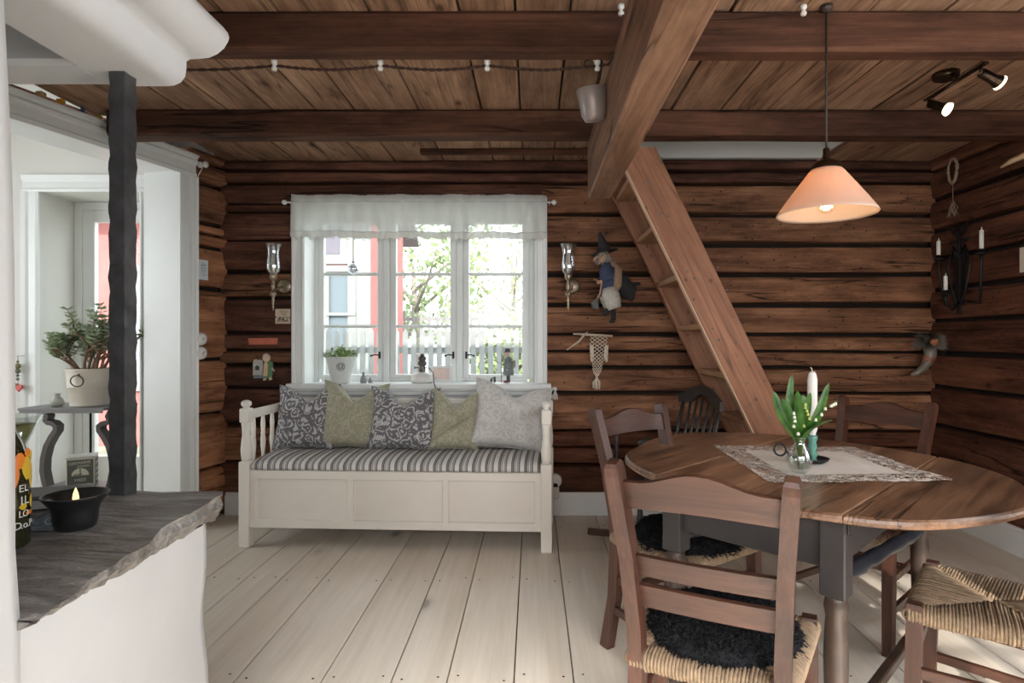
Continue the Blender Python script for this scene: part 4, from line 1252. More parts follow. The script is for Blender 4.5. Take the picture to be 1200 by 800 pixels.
def top_piece(lo, hi, name):
    poly = clip(outl, lo, hi)
    c = sum(poly, Vector((0, 0))) / len(poly)
    b = MB(); n = len(poly); vs, fs = [], []
    for k, (ins, z) in enumerate(((.010, .725), (.001, .729), (0, .737), (.003, .745), (.012, .750))):
        for p in poly:
            q = p + (c - p).normalized() * ins * (1 if k else 1)
            vs.append((q.x - tc_.x, q.y - tc_.y, z))
    for k in range(4):
        for i in range(n):
            j = (i + 1) % n
            fs.append((k * n + i, k * n + j, k * n + n + j, k * n + n + i))
    fs += [tuple(reversed(range(n))), tuple(4 * n + i for i in range(n))]
    b.add(vs, fs)
    o = b.build(name, tablem, table)
    return o
top_piece(-9, -.2905, 'leaf'); top_piece(-.2885, .2885, 'table_top'); top_piece(.2905, 9, 'leaf')
def un(u, n, z): 
    p = U * (u0 + u) + Nn * (n0 + n)
    return Vector((p.x - tc_.x, p.y - tc_.y, z))
R45 = Matrix.Rotation(PI / 4, 3, 'Z')
UL, NL = .455, .245
for a in (-1, 1):
    for c in (-1, 1):
        p = un(a * UL, c * NL, 0)
        b = MB(); b.box((p.x, p.y, .615), (.066, .066, .215), .004, R45)
        b.lathe([(.020, 0), (.024, .012), (.026, .05), (.022, .07), (.027, .085), (.023, .10), (.025, .16), (.030, .26), (.032, .34), (.029, .41), (.026, .45), (.029, .465), (.031, .48), (.028, .495), (.026, .512)], (p.x, p.y, 0), 18, mi=1)
        b.build('leg', [tablegrey, tableturn], table)
for a in (-1, 1):
    b = MB(); b.bar(un(a * UL, -NL + .03, .65), un(a * UL, NL - .03, .65), .022, .148, .003); b.build('apron', tablegrey, table)
for c in (-1, 1):
    b = MB(); b.bar(un(-UL + .03, c * NL, .655), un(UL - .03, c * NL, .655), .022, .138, .003); b.build('apron', tablegrey, table)
    a0, a1 = un(-.425, c * NL, .548), un(.425, c * NL, .478)
    rr_ = [.020, .020, .022, .025, .019, .024, .024, .022, .020, .022, .024, .024, .019, .025, .022, .020, .020]
    MB().tube([a0 + (a1 - a0) * (k / 16) for k in range(17)], rr_, 14).build('turned_rail', railblue, table)
    MB().bar(un(-.44, c * NL, .12), un(.44, c * NL, .12), .03, .035, .004).build('stretcher', tableturn, table)
# hinge straps
for c in (-1, 1):
    b = MB(); p = un(-.50 if c > 0 else -.44, c * .2895, .722); b.box(p, (.03, .05, .006), .001, R45); b.tube([p, p + Vector((0, 0, -.03)), p + Vector((.008, .004, -.036))], .004, 6)
    b.build('hook', iron, table)

# lace cloth
lm, nt, out = newmat('crochet_lace')
co, _ = objco(nt, False)
sxyz = nd(nt, 'ShaderNodeSeparateXYZ', {0: co})
vo = nd(nt, 'ShaderNodeTexVoronoi', {'Vector': co, 'Scale': 150.0, 'Randomness': .8}).outputs['Distance']
hole = ramp(nt, vo, [(.42, (0, 0, 0)), (.50, (1, 1, 1))])
vo2 = nd(nt, 'ShaderNodeTexNoise', {'Vector': co, 'Scale': 34.0, 'Detail': 1.0}).outputs[0]
dens = ramp(nt, vo2, [(.40, (0, 0, 0)), (.46, (1, 1, 1))])
hole = nd(nt, 'ShaderNodeMath', {0: hole, 1: dens}, operation='MULTIPLY').outputs[0]
d1 = nd(nt, 'ShaderNodeBsdfPrincipled', {'Base Color': (*lin((214, 206, 196)), 1), 'Roughness': .95})
tr_ = nd(nt, 'ShaderNodeBsdfTransparent')
mx = nd(nt, 'ShaderNodeMixShader', {0: hole, 1: d1.outputs[0], 2: tr_.outputs[0]})
nt.links.new(mx.outputs[0], out.inputs[0])
linen = plain('white_linen', lin((214, 209, 202)), .9, nscale=40, namp=.03)
lace = thing('lace_tablecloth', 'square ivory linen cloth with wide crochet lace border on the oval table', 'tablecloth', (1.02, 2.145, .7515))
CQ = [Vector((-.275, .33)), Vector((.285, .28)), Vector((.288, -.285)), Vector((-.29, -.305))]
def cpt(u, v):
    a = CQ[3].lerp(CQ[2], u); b_ = CQ[0].lerp(CQ[1], u)
    return a.lerp(b_, v)
def wr(x, y):
    z = .0012
    z += .013 * math.exp(-((x - .10 + y * .25) / .022) ** 2) * math.exp(-((y + .02) / .10) ** 2)
    z += .010 * math.exp(-((x - .14) / .05) ** 2) * math.exp(-((y + .235) / .03) ** 2)
    z += .005 * max(0, math.sin(x * 26 + 1)) * math.exp(-((y + .26) / .05) ** 2)
    z += .004 * max(0, math.sin(y * 24)) * math.exp(-((x - .25) / .05) ** 2)
    return z
def band(u0_, u1_, v0_, v1_, nu, nv, scal=None):
    def fn(s, t):
        u = u0_ + (u1_ - u0_) * s; v = v0_ + (v1_ - v0_) * t
        p = cpt(u, v)
        c = cpt(.5, .5)
        ed = max(abs(u - .5), abs(v - .5))
        if ed > .499:
            q = (u if abs(v - .5) > .499 else v) * 17
            p = p + (p - c).normalized() * (.010 * abs(math.sin(q * PI)) - .004)
        return (p.x, p.y, wr(p.x, p.y))
    return lambda b: b.grid(fn, nu, nv)
b = MB(); band(.165, .835, .165, .835, 30, 30)(b); b.build('linen_centre', linen, lace)
b = MB()
band(0, 1, 0, .165, 100, 10)(b); band(0, 1, .835, 1, 100, 10)(b); band(0, .165, .165, .835, 10, 70)(b); band(.835, 1, .165, .835, 10, 70)(b)
b.build('lace_border', lm, lace)

# vase of lily of the valley
vz = .754
vs_ = thing('glass_vase', 'small round glass vase of water standing on the lace cloth', 'vase', (.879, 1.972, vz))
MB().lathe([(.0001, 0), (.022, 0), (.026, .003), (.036, .02), (.0405, .042), (.037, .062), (.027, .080), (.019, .093), (.0175, .102), (.021, .114), (.0225, .117), (.0205, .116), (.016, .103), (.0175, .092), (.025, .079), (.035, .061), (.0385, .042), (.034, .02), (.0001, .006)], (0, 0, 0), 32).build('glass', vase_glass, vs_)
MB().lathe([(.0001, .008), (.030, .014), (.0375, .042), (.034, .058), (.0001, .058)], (0, 0, 0), 24).build('water', clear_glass('water', (.93, .96, .93), .3), vs_)
lily = thing('lily_bouquet', 'bunch of green lily of the valley leaves and white bells in the glass vase', 'flowers', (.879, 1.972, vz + .012))
lfm, nt, out = newmat('lily_leaf')
co, _ = objco(nt)
n_ = nd(nt, 'ShaderNodeTexNoise', {'Vector': co, 'Scale': 30.0, 'Detail': 2.0}).outputs[0]
c = ramp(nt, n_, [(.3, lin((48, 92, 32))), (.7, lin((92, 138, 58)))])
b1 = nd(nt, 'ShaderNodeBsdfPrincipled', {'Base Color': c, 'Roughness': .35})
b2 = nd(nt, 'ShaderNodeBsdfTranslucent', {'Color': c})
mx = nd(nt, 'ShaderNodeMixShader', {0: .35, 1: b1.outputs[0], 2: b2.outputs[0]}); nt.links.new(mx.outputs[0], out.inputs[0])
def lleaf(path, wmax, twist, curl=.3):
    pts = [Vector(p) for p in path]
    n = 14
    def at(t):
        k = t * (len(pts) - 1); i = min(int(k), len(pts) - 2); f = k - i
        p0, p1, p2, p3 = pts[max(i - 1, 0)], pts[i], pts[i + 1], pts[min(i + 2, len(pts) - 1)]
        return .5 * ((2 * p1) + (p2 - p0) * f + (2 * p0 - 5 * p1 + 4 * p2 - p3) * f * f + (3 * p1 - p0 - 3 * p2 + p3) * f ** 3)
    sd_ = Vector((math.cos(twist), math.sin(twist), 0))
    b = MB(); vs, fs = [], []
    for i in range(n + 1):
        t = i / n
        p = at(t); tg_ = (at(min(t + .03, 1)) - at(max(t - .03, 0))).normalized()
        s1 = (sd_ - tg_ * sd_.dot(tg_)).normalized(); nn = tg_.cross(s1)
        w = .004 if t < .28 else .004 + (wmax - .004) * math.sin(PI * min(1, (t - .28) / .72) ** .85) ** .8
        if i == n: w = .0006
        for q in (-1, -.5, 0, .5, 1):
            vs.append(p + s1 * w * q + nn * w * curl * (abs(q) ** 1.5))
    for i in range(n):
        for q in range(4):
            fs.append((i * 5 + q, i * 5 + q + 1, i * 5 + 6 + q, i * 5 + 5 + q))
    b.add(vs, fs, True)
    return b.build('leaf', lfm, lily, recalc=False)
lleaf([(0, 0, .0), (-.005, .0, .10), (-.030, .0, .20), (-.022, .005, .31)], .016, .1)
lleaf([(.0, .005, .0), (-.01, .0, .10), (-.055, .0, .18), (-.085, .0, .255)], .019, .2)
lleaf([(.005, 0, .0), (.002, -.005, .10), (.012, -.012, .18), (.006, -.01, .245)], .021, .0)
lleaf([(.0, .0, .0), (-.006, -.01, .10), (-.010, -.02, .17), (-.020, -.03, .26)], .017, -.3)
lleaf([(.005, 0, .0), (.01, -.004, .10), (.050, -.02, .17), (.088, -.02, .285)], .018, .1)
lleaf([(.0, -.005, .0), (.006, -.01, .10), (.05, -.03, .145), (.092, -.035, .165)], .025, 1.0)
lleaf([(.0, .005, .0), (.004, .012, .10), (.035, .02, .18), (.045, .02, .25)], .017, .3)
lleaf([(.0, .0, .0), (-.004, -.012, .10), (-.03, -.03, .155), (-.07, -.03, .235)], .016, -.2)
bellm = plain('lily_bell', lin((226, 226, 204)), .5); budm = plain('lily_bud', lin((176, 190, 96)), .5)
for (pth, m_, cnt) in (([(.0, 0, .0), (.008, 0, .10), (.04, -.02, .17), (.085, -.03, .215), (.115, -.03, .228)], bellm, 6), ([(-.003, 0, 0), (-.005, -.01, .1), (-.028, -.03, .16), (-.03, -.032, .205)], bellm, 6), ([(.002, 0, 0), (.004, -.005, .1), (.015, -.02, .18), (.012, -.022, .232)], budm, 8)):
    s = MB(); pv = [Vector(p) for p in pth]; s.tube(pv, .0014, 5)
    rd = random.Random(cnt)
    s = s.build('flower_stem', lfm, lily)
    for k in range(cnt):
        t = k / cnt
        i = len(pv) - 2 if t > .4 else len(pv) - 3
        f = (t - .4) / .6 if t > .4 else t / .4
        p = pv[i].lerp(pv[i + 1], f) + Vector((rd.uniform(-.007, .007), rd.uniform(-.007, .003), -.006))
        MB().lathe([(.0001, .006), (.004, .004), (.0052, 0), (.005, -.003), (.006, -.0045), (.0045, -.003), (.0001, .002)], p, 8).build('bell', m_, s)
# chamberstick, candle
ch = thing('chamberstick', 'dark metal chamberstick with ring handle and turquoise glass stem behind the vase', 'candle holder', (.995, 2.13, vz))
b = MB(); b.lathe([(.0001, .002), (.040, .002), (.052, .010), (.056, .017), (.054, .018), (.048, .010), (.0001, .005)], (0, 0, 0), 28)
b.build('pan', iron, ch)
rc = Vector((-.103, .03, .040)); b = MB()
b.tube([rc + Vector((.021 * math.cos(a), .004 * math.sin(a), .021 * math.sin(a))) for a in [2 * PI * k / 24 for k in range(24)]], .0035, 6, closed=True)
b.tube([(-.082, .026, .034), (-.065, .018, .018), (-.048, .012, .012)], .004, 6); b.build('ring_handle', iron, ch)
MB().lathe([(.0001, .005), (.018, .006), (.013, .018), (.019, .030), (.011, .044), (.017, .058), (.012, .072), (.019, .088), (.016, .098), (.0001, .094)], (0, 0, 0), 18).build('glass_stem', plain('turquoise_glass', lin((86, 140, 124)), .1, spec=.8), ch)
cd = thing('candle', 'tall white candle in the chamberstick behind the lily of the valley', 'candle', (.995, 2.13, vz + .096))
MB().lathe([(.0001, 0), (.0105, 0), (.0115, .01), (.0165, .022), (.0165, .200), (.012, .222), (.005, .228), (.0001, .228)], (0, 0, 0), 18).build('wax_body', wax, cd)
MB().tube([(0, 0, .226), (-.002, 0, .238), (-.008, 0, .242)], .0016, 5).build('wick', wax, cd)

# ------------------------------------------------------------------ dining chairs
def make_chair(name, label):
    t = thing(name, label, 'chair')
    sec = [(-.017, -.023), (.017, -.023), (.017, .023), (-.017, .023)]
    for s in (-1, 1):
        path = [(s * .168, -.05, 0), (s * .162, -.012, .20), (s * .160, 0, .42), (s * .162, -.008, .52), (s * .170, -.042, .70), (s * .184, -.098, .895), (s * .185, -.102, .912), (s * .1855, -.104, .921)]
        MB().sweep(path, sec, (1, 0, 0), [1, 1, 1, 1, 1, 1, .93, .7]).build('back_post', chairm['Z'], t)
        MB().sweep([(s * .200, .355, 0), (s * .200, .350, .25), (s * .198, .345, .462), (s * .198, .345, .468)], [(-.019, -.019), (.019, -.019), (.019, .019), (-.019, .019)], (1, 0, 0), [.9, 1, 1, .9]).build('front_leg', chairm['Z'], t)
    def plank(z0f, z1f, half, y, th, name, yc=.012, n=14):
        b = MB(); vs, fs = [], []
        for i in range(n + 1):
            a = -1 + 2 * i / n
            x = a * half; yy = y - yc * (1 - a * a)
            z0, z1 = z0f(a), z1f(a)
            ys = (yy - (z1 - .5 * (z0 + z1)) * .29, yy + (z1 - .5 * (z0 + z1)) * .29)
            for (yo, z) in ((ys[1] - th / 2, z0), (ys[1] + th / 2, z0), (ys[0] + th / 2, z1 - .003), (ys[0] + th / 4, z1), (ys[0] - th / 4, z1), (ys[0] - th / 2, z1 - .003)):
                vs.append((x, yo, z))
        for i in range(n):
            for k in range(6):
                k2 = (k + 1) % 6
                fs.append((i * 6 + k, i * 6 + k2, i * 6 + 6 + k2, i * 6 + 6 + k))
        fs += [tuple(range(6)), tuple(n * 6 + k for k in range(6))]
        b.add(vs, fs); return b.build(name, chairm['X'], t)
    crest = lambda a: .882 + .028 * (.5 + .5 * math.cos(PI * max(-1, min(1, a * 1.25)))) - .004 * a * a
    plank(lambda a: .812 + .006 * (1 - a * a), crest, .172, -.076, .020, 'crest_rail')
    plank(lambda a: .645, lambda a: .698, .158, -.026, .016, 'back_slat', .008)
    plank(lambda a: .566, lambda a: .625, .155, -.010, .016, 'back_slat', .006)
    for s in (-1, 1):
        MB().bar((s * .164, 0, .28), (s * .199, .34, .28), .018, .03, .003).build('stretcher', chairm['Y'], t)
        MB().bar((s * .166, -.02, .16), (s * .20, .34, .16), .018, .03, .003).build('stretcher', chairm['Y'], t)
    MB().bar((-.19, .348, .33), (.19, .348, .33), .018, .035, .003).build('stretcher', chairm['X'], t)
    MB().bar((-.155, -.01, .22), (.155, -.01, .22), .018, .035, .003).build('stretcher', chairm['X'], t)
    # woven rush seat: cords run from each rail in to the mitre lines
    cor = [Vector((-.176, -.012)), Vector((.176, -.012)), Vector((.212, .362)), Vector((-.212, .362))]
    C = Vector((0, .175))
    b = MB(); rd = random.Random(4)
    for i in range(4):
        p, q = cor[i], cor[(i + 1) % 4]
        d = (q - p); L = d.length; d = d / L
        inn = Vector((-d.y, d.x))
        if inn.dot(C - p) < 0: inn = -inn
        pc = (C - p).dot(d); N = int(L / .0082)
        for k in range(N):
            tt = (k + .5) / N * L
            if tt < .02 or tt > L - .02: 
                if i in (0, 2) : pass
            s0 = p + d * tt
            e = p + (C - p) * (tt / pc) if tt <= pc else q + (C - q) * ((L - tt) / (L - pc))
            dep = (e - s0).dot(inn)
            j = rd.uniform(-.0015, .0015)
            pts = []
            for (f, z) in ((min(dep, .05), .418), (.012, .414), (.0, .418), (-.010, .430), (-.008, .446), (.004, .456), (.03, .459)):
                if f > dep and f > .012: f = dep
                pts.append(Vector((s0.x + inn.x * f, s0.y + inn.y * f, z + j)))
            for g in (.35, .7, 1.0):
                if dep > .04:
                    w_ = .03 + (dep - .03) * g
                    pts.append(Vector((s0.x + inn.x * w_, s0.y + inn.y * w_, .459 - .008 * g + j + .001 * math.sin(k * 2.1 + g * 7))))
            b.tube(pts, L / N * .56, 5)
    b.box((0, .17, .436), (.30, .26, .018))
    tag(b.build('rush_seat', rushm, t), kind='stuff')
    return t
c0 = make_chair('dining_chair', 'rush seated ladder-back chair nearest the camera, its back turned to us')
def put(o, x, y, fx, fy):
    o.location = (x, y, 0); o.rotation_euler = (0, 0, math.atan2(fy, fx) - PI / 2)
put(c0, .392, 1.352, .455, .89); c0['group'] = 'rush seated chairs round the oval table'
c1 = copy_tree(c0); c1['label'] = 'rush seated ladder-back chair with shining crest rail, on the bench side of the table'; put(c1, .452, 2.375, .57, -.82)
c2 = copy_tree(c0); c2['label'] = 'ladder-back chair behind the table in the log corner'; put(c2, 1.50, 2.62, -.80, -.60)
c3 = copy_tree(c0); c3['label'] = 'chair with bare woven rush seat, right of the table and cut off by the frame'; put(c3, 1.445, 1.58, -.772, .636)
# sheepskin pads on two of the chairs
def pad(name, label, x, y, fx, fy, seed):
    t = thing(name, label, 'sheepskin', (x, y, .462), math.atan2(fy, fx) - PI / 2, 'black sheepskin pads')
    rd = random.Random(seed)
    w = wob(seed)
    def r0(a): return 1 + .05 * w(a * 2) 
    def surf(a, q):
        x_ = (.196 + .02 * math.sin(a)) * q * math.cos(a) * r0(a); y_ = .188 + .194 * q * math.sin(a) * r0(a + 1)
        z_ = .012 + .034 * (1 - q ** 4) + .004 * math.sin(x_ * 40) * math.sin(y_ * 37) - (.02 * max(0, q - .86) / .14)
        return Vector((x_, y_, z_))
    b = MB(); b.grid(lambda u, v: surf(2 * PI * u, max(v, .002)), 36, 9, closeu=True); b.build('hide', furm, t)
    b = MB()
    for k in range(7000):
        a = rd.uniform(0, 2 * PI); q = rd.uniform(0, 1) ** .5 * 1.02
        p = surf(a, min(q, 1.02)); 
        d = Vector((rd.uniform(-1, 1), rd.uniform(-1, 1), .9 if q < .93 else .1)); 
        if q > .9: d += Vector((math.cos(a), math.sin(a), -.3))
        d = d.normalized() * rd.uniform(.010, .018)
        s_ = d.cross(Vector((rd.uniform(-1, 1), rd.uniform(-1, 1), .3))).normalized() * .0022
        bend = Vector((rd.uniform(-1, 1), rd.uniform(-1, 1), -.6)).normalized() * .008
        b.add([p - s_, p + s_, p + d * .6 + s_ * .8, p + d * .6 - s_ * .8, p + d + bend], [(0, 1, 2, 3), (3, 2, 4)])
    tag(b.build('wool', furm, t, recalc=False), kind='stuff')
pad('sheepskin_pad', 'black sheepskin seat pad on the chair nearest the camera', .392, 1.352, .455, .89, 21)
pad('sheepskin_pad', 'black sheepskin seat pad on the chair at the bench side of the table', .452, 2.375, .57, -.82, 33)

# ------------------------------------------------------------------ rocking chair by the stair
blackw = plain('worn_black_paint', lin((44, 41, 40)), .32, nscale=16, namp=.35)
rk = thing('rocking_chair', 'old black spindle-back rocking chair half hidden behind the table by the stair', 'chair', (.70, 3.42, 0), math.atan2(-.2, -.98) - PI / 2)
seatb = MB(); seatb.grid(lambda u, v: (.23 * (u * 2 - 1) * (1 - .12 * (v * 2 - 1) ** 2), -.22 + .44 * v, .40 + .015 * (2 * u - 1) ** 2), 10, 8); seatb.box((0, 0, .385), (.42, .42, .02), .008)
seatb.build('seat', blackw, rk)
for s in (-1, 1):
    MB().tube([(s * .20, -.16, .39), (s * .22, -.235, .62), (s * .225, -.285, .83)], [.016, .013, .012], 10).build('back_post', blackw, rk)
    rp = [(s * .20, y, .018 + .16 * (y / .55) ** 2 * .5) for y in [-.50 + .07 * k for k in range(13)]]
    MB().sweep(rp, [(-.013, -.018), (.013, -.018), (.013, .018), (-.013, .018)], (1, 0, 0)).build('rocker', plain('brown_rocker', lin((84, 58, 42)), .4), rk)
    for y, dy in ((-.15, -.05), (.15, .04)):
        zf = .03 + .16 * ((y + dy) / .55) ** 2 * .5
        MB().lathe([(.012, 0), (.014, .1), (.018, .18), (.013, .25), (.015, .36)], (s * .19, y + dy * .5, zf), 12).build('leg', blackw, rk)
    MB().tube([(s * .225, -.25, .64), (s * .245, -.05, .655), (s * .25, .16, .65), (s * .25, .20, .64)], [.013, .018, .018, .012], 8).build('arm', blackw, rk)
    MB().lathe([(.011, .40), (.014, .46), (.010, .50), (.015, .56), (.011, .65)], (s * .235, .15, 0), 12).build('arm_post', blackw, rk)
for k in range(5):
    x = -.14 + .07 * k
    MB().tube([(x * .9, -.18, .40), (x, -.25, .62), (x * 1.05, -.295, .84)], [.008, .010, .007], 8).build('spindle', blackw, rk)
b = MB(); vs, fs = [], []
for i in range(17):
    a = -1 + i / 8; x = a * .255; y = -.30 + .03 * a * a
    z1 = .90 + .02 * math.cos(a * PI) - .03 * a * a; z0 = z1 - .065 + .012 * math.cos(a * PI * 2)
    for (yo, z) in ((-.011, z0), (.011, z0), (.009, z1), (-.009, z1)): vs.append((x, y + yo, z))
for i in range(16):
    for k in range(4): fs.append((i * 4 + k, i * 4 + (k + 1) % 4, i * 4 + 4 + (k + 1) % 4, i * 4 + 4 + k))
fs += [(0, 1, 2, 3), (64, 65, 66, 67)]
b.add(vs, fs).build('crest_rail', blackw, rk)

# ------------------------------------------------------------------ pendant lamp
pl = thing('pendant_lamp', 'pendant lamp with cone shaped opal glass shade lit over the table', 'lamp', (1.062, 2.165, 2.40))
om, nt, out = newmat('opal_glass')
d_ = nd(nt, 'ShaderNodeBsdfDiffuse', {'Color': (*lin((232, 222, 212)), 1)})
t_ = nd(nt, 'ShaderNodeBsdfTranslucent', {'Color': (*lin((250, 208, 160)), 1)})
g_ = nd(nt, 'ShaderNodeBsdfGlossy', {'Color': (1, 1, 1, 1), 'Roughness': .12})
m1 = nd(nt, 'ShaderNodeMixShader', {0: .5, 1: d_.outputs[0], 2: t_.outputs[0]})
m2 = nd(nt, 'ShaderNodeMixShader', {0: .05, 1: m1.outputs[0], 2: g_.outputs[0]})
nt.links.new(m2.outputs[0], out.inputs[0])
MB().lathe([(.048, -.588), (.062, -.604), (.098, -.652), (.135, -.702), (.164, -.744), (.170, -.754), (.168, -.757), (.162, -.748), (.133, -.706), (.096, -.656), (.06, -.608), (.046, -.592)], (0, 0, 0), 48).build('glass_shade', om, pl)
MB().tube([(0, 0, 0), (0, 0, -.54)], .0045, 8).lathe([(.022, 0), (.022, -.012), (.008, -.022)], (0, 0, 0), 16).build('cord', plain('brown_cord', lin((52, 40, 34)), .6), pl)
MB().lathe([(.009, -.515), (.011, -.52), (.011, -.548), (.013, -.552), (.013, -.556), (.030, -.562), (.044, -.572), (.050, -.583), (.053, -.584), (.053, -.602), (.048, -.604)], (0, 0, 0), 28, cap=False).build('cap', bronze, pl)
MB().lathe([(.012, -.60), (.014, -.65), (.034, -.69), (.037, -.712), (.032, -.735), (.018, -.748), (.0001, -.752)], (0, 0, 0), 24).build('bulb', clear_glass('bulb_glass', (1, .97, .92), .25), pl)
b = MB()
b.tube([(.016 * math.cos(a) * (1 + .25 * (k % 2)), .016 * math.sin(a) * (1 + .25 * (k % 2)), -.716 - .016 * (k % 2)) for k, a in enumerate([2 * PI * k / 14 for k in range(14)])], .0016, 5, closed=True)
b.build('filament', emit('glowing_filament', (1.0, .66, .32), 14), pl)
pb = lamp('pendant_bulb_light', 'POINT', 1.5, (1.0, .70, .42), (1.062, 2.165, 2.40 - .69), (0, 0, 0), shadow_soft_size=.02)

# ceiling spotlight bar
sp_ = thing('ceiling_spotlight', 'bronze ceiling bar with two small lit spotlights between the beams', 'lamp', (1.872, 2.66, 2.40))
b = MB(); b.lathe([(.0001, -.028), (.05, -.028), (.055, -.02), (.055, 0)], (0, .05, 0), 24); b.build('ceiling_cup', bronze, sp_)
MB().tube([(0, .0, -.02), (0, .0, -.062)], .007, 8).bar((-.005, -.20, -.068), (.005, .20, -.068), .022, .009, .002).build('bar', bronze, sp_)
warm = emit('spot_bulb_face', (1.0, .86, .62), 2.5)
for (y, d, s) in ((-.16, Vector((.80, .10, -.35)), 1), (.17, Vector((.42, -.62, -.50)), 1)):
    d = d.normalized(); o = Vector((0, y, -.092))
    q = d.to_track_quat('Z', 'Y').to_matrix()
    b = MB(); b.tube([(0, y, -.07), o], .006, 8)
    b.lathe([(.010, -.045), (.020, -.040), (.021, .02), (.024, .03), (.028, .045)], o + d * .045, 18, q, cap=False)
    h = b.build('spot_head', bronze, sp_)
    MB().lathe([(.0001, .030), (.024, .036), (.030, .052), (.031, .056), (.029, .056)], o + d * .045, 20, q).build('bulb_face', warm, h)
    l_ = lamp('spotlight_beam', 'SPOT', 5, (1.0, .80, .55), Vector((1.872, 2.66, 2.40)) + o + d * .115, d.to_track_quat('-Z', 'Y').to_euler(), spot_size=math.radians(95), spot_blend=.6, shadow_soft_size=.02)

# ------------------------------------------------------------------ curtain
cm, nt, out = newmat('sheer_cotton')
d_ = nd(nt, 'ShaderNodeBsdfDiffuse', {'Color': (*lin((238, 238, 234)), 1)}); t_ = nd(nt, 'ShaderNodeBsdfTranslucent', {'Color': (*lin((244, 246, 244)), 1)}); tp = nd(nt, 'ShaderNodeBsdfTransparent')
m1 = nd(nt, 'ShaderNodeMixShader', {0: .55, 1: d_.outputs[0], 2: t_.outputs[0]}); m2 = nd(nt, 'ShaderNodeMixShader', {0: .36, 1: m1.outputs[0], 2: tp.outputs[0]})
nt.links.new(m2.outputs[0], out.inputs[0])
lmc, nt, out = newmat('curtain_lace')
d_ = nd(nt, 'ShaderNodeBsdfDiffuse', {'Color': (*lin((228, 226, 220)), 1)}); t_ = nd(nt, 'ShaderNodeBsdfTranslucent', {'Color': (*lin((214, 212, 206)), 1)}); tp = nd(nt, 'ShaderNodeBsdfTransparent')
m1 = nd(nt, 'ShaderNodeMixShader', {0: .4, 1: d_.outputs[0], 2: t_.outputs[0]}); m2 = nd(nt, 'ShaderNodeMixShader', {0: .12, 1: m1.outputs[0], 2: tp.outputs[0]})
nt.links.new(m2.outputs[0], out.inputs[0])
YC = 3.955
zr = zpx(237, YC)
cu = thing('curtain_valance', 'sheer white gathered valance with lace edging across the top of the window', 'curtain', (-.755, YC, zr))
CW = .842
w1, w2 = wob(71), wob(72)
def fold(x, q): return .013 * math.sin(x * 62 + 2.2 * w1(x * 2)) * q + .008 * w2(x * 7) * q
def drape(u, v):
    x = (u - .5) * 2 * CW; z = .048 - v * .278
    q = .35 + .65 * v
    if v < .17: z += .005 * w1(x * 14) * (1 - v / .17)
    yy = fold(x, q) - (.008 if v > .2 else 0)
    if .155 < v < .2: yy *= .3
    return (x, yy - .010, z + (.010 * w2(x * 2.5) if v > .5 else 0) * v)
MB().grid(drape, 200, 14).build('sheer_cloth', cm, cu)
def hem(u, v):
    p = drape(u, 1.0)
    return (p[0], p[1] - .002, p[2] + .032 - v * (.036 + .010 * abs(math.sin(p[0] * 34))))
MB().grid(hem, 260, 3).build('lace_edging', lmc, cu)
b = MB()
for k in range(34):
    x = -CW + .03 + k * (2 * CW - .06) / 33
    p = drape((x + CW) / (2 * CW), 1.0)
    b.tube([(x + .009 * math.cos(a), p[1] - .003, p[2] - .012 + .009 * math.sin(a)) for a in [2 * PI * j / 10 for j in range(10)]], .0018, 4, closed=True)
b.build('lace_loops', lmc, cu)
b = MB()
for v_, dx_ in ((.171, 0), (.885, 0)):
    b.tube([(lambda p: (p[0], p[1] - .006, p[2]))(drape(k / 160, v_)) for k in range(161)], .0016, 4)
b.build('stitch_and_shade_line', plain('stitch_and_shade_grey', lin((150, 152, 148)), .9), cu)  # upper tube draws the rod's shading line in grey; lower is hem stitching
cr_ = thing('curtain_rod', 'slim white curtain rod with round ends over the window', 'curtain rod', (-.755, YC + .0, zr))
MB().tube([(-.885, 0, 0), (.885, 0, 0)], .006, 10).build('rod', white, cr_)
for s in (-1, 1):
    MB().ball((s * .893, 0, 0), .017, 14, 8).build('finial', white, cr_)
    MB().tube([(s * .862, 0, 0), (s * .862, .06, 0), (s * .862, .092, 0)], .005, 8).build('bracket', white, cr_)
# ------------------------------------------------------------------ on the window sill
ZS = .8905
fpot = thing('flower_pot', 'pale tapered pot of green leaves at the left end of the window sill', 'plant', (-1.318, 4.085, ZS))
MB().lathe([(.0001, 0), (.060, 0), (.062, .004), (.060, .01), (.098, .168), (.102, .172), (.102, .178), (.096, .178), (.092, .160), (.0001, .158)], (0, 0, 0), 32).build('pot', plain('pale_grey_zinc', lin((206, 208, 204)), .5, nscale=8, namp=.05), fpot)
b = MB(); rd = random.Random(8)
for k in range(420):
    a = rd.uniform(0, 6.3); q = rd.uniform(0, 1) ** .5 * .105
    c = Vector((math.cos(a) * q, math.sin(a) * q, .165 + rd.uniform(0, .075) * (1 - (q / .125) ** 2) + .008))
    jleaf(b, c, Vector((math.cos(a) * .8 + rd.uniform(-.4, .4), math.sin(a) * .8 + rd.uniform(-.4, .4), rd.uniform(-.2, .9))), Vector((0, 0, 1)), rd.uniform(.018, .028))
tag(b.build('foliage', plain('small_green_leaf', lin((136, 160, 96)), .5, nscale=60, namp=.4), fpot, recalc=False), kind='stuff')
em = plain('pot_monogram', lin((110, 112, 112)), .6)
b = MB()
def onpot(ang, z):
    r = .060 + (.098 - .060) * (z - .01) / .158 + .0012
    return Vector((r * math.cos(ang), r * math.sin(ang), z))
for (rr_, n_, ph) in ((.026, 26, 0), (.014, 18, .5)):
    b.tube([onpot(-1.25 + (rr_ * math.cos(a + ph)) / .085, .112 + rr_ * math.sin(a + ph)) for a in [2 * PI * k / n_ for k in range(n_)]], .0022, 5, closed=True)
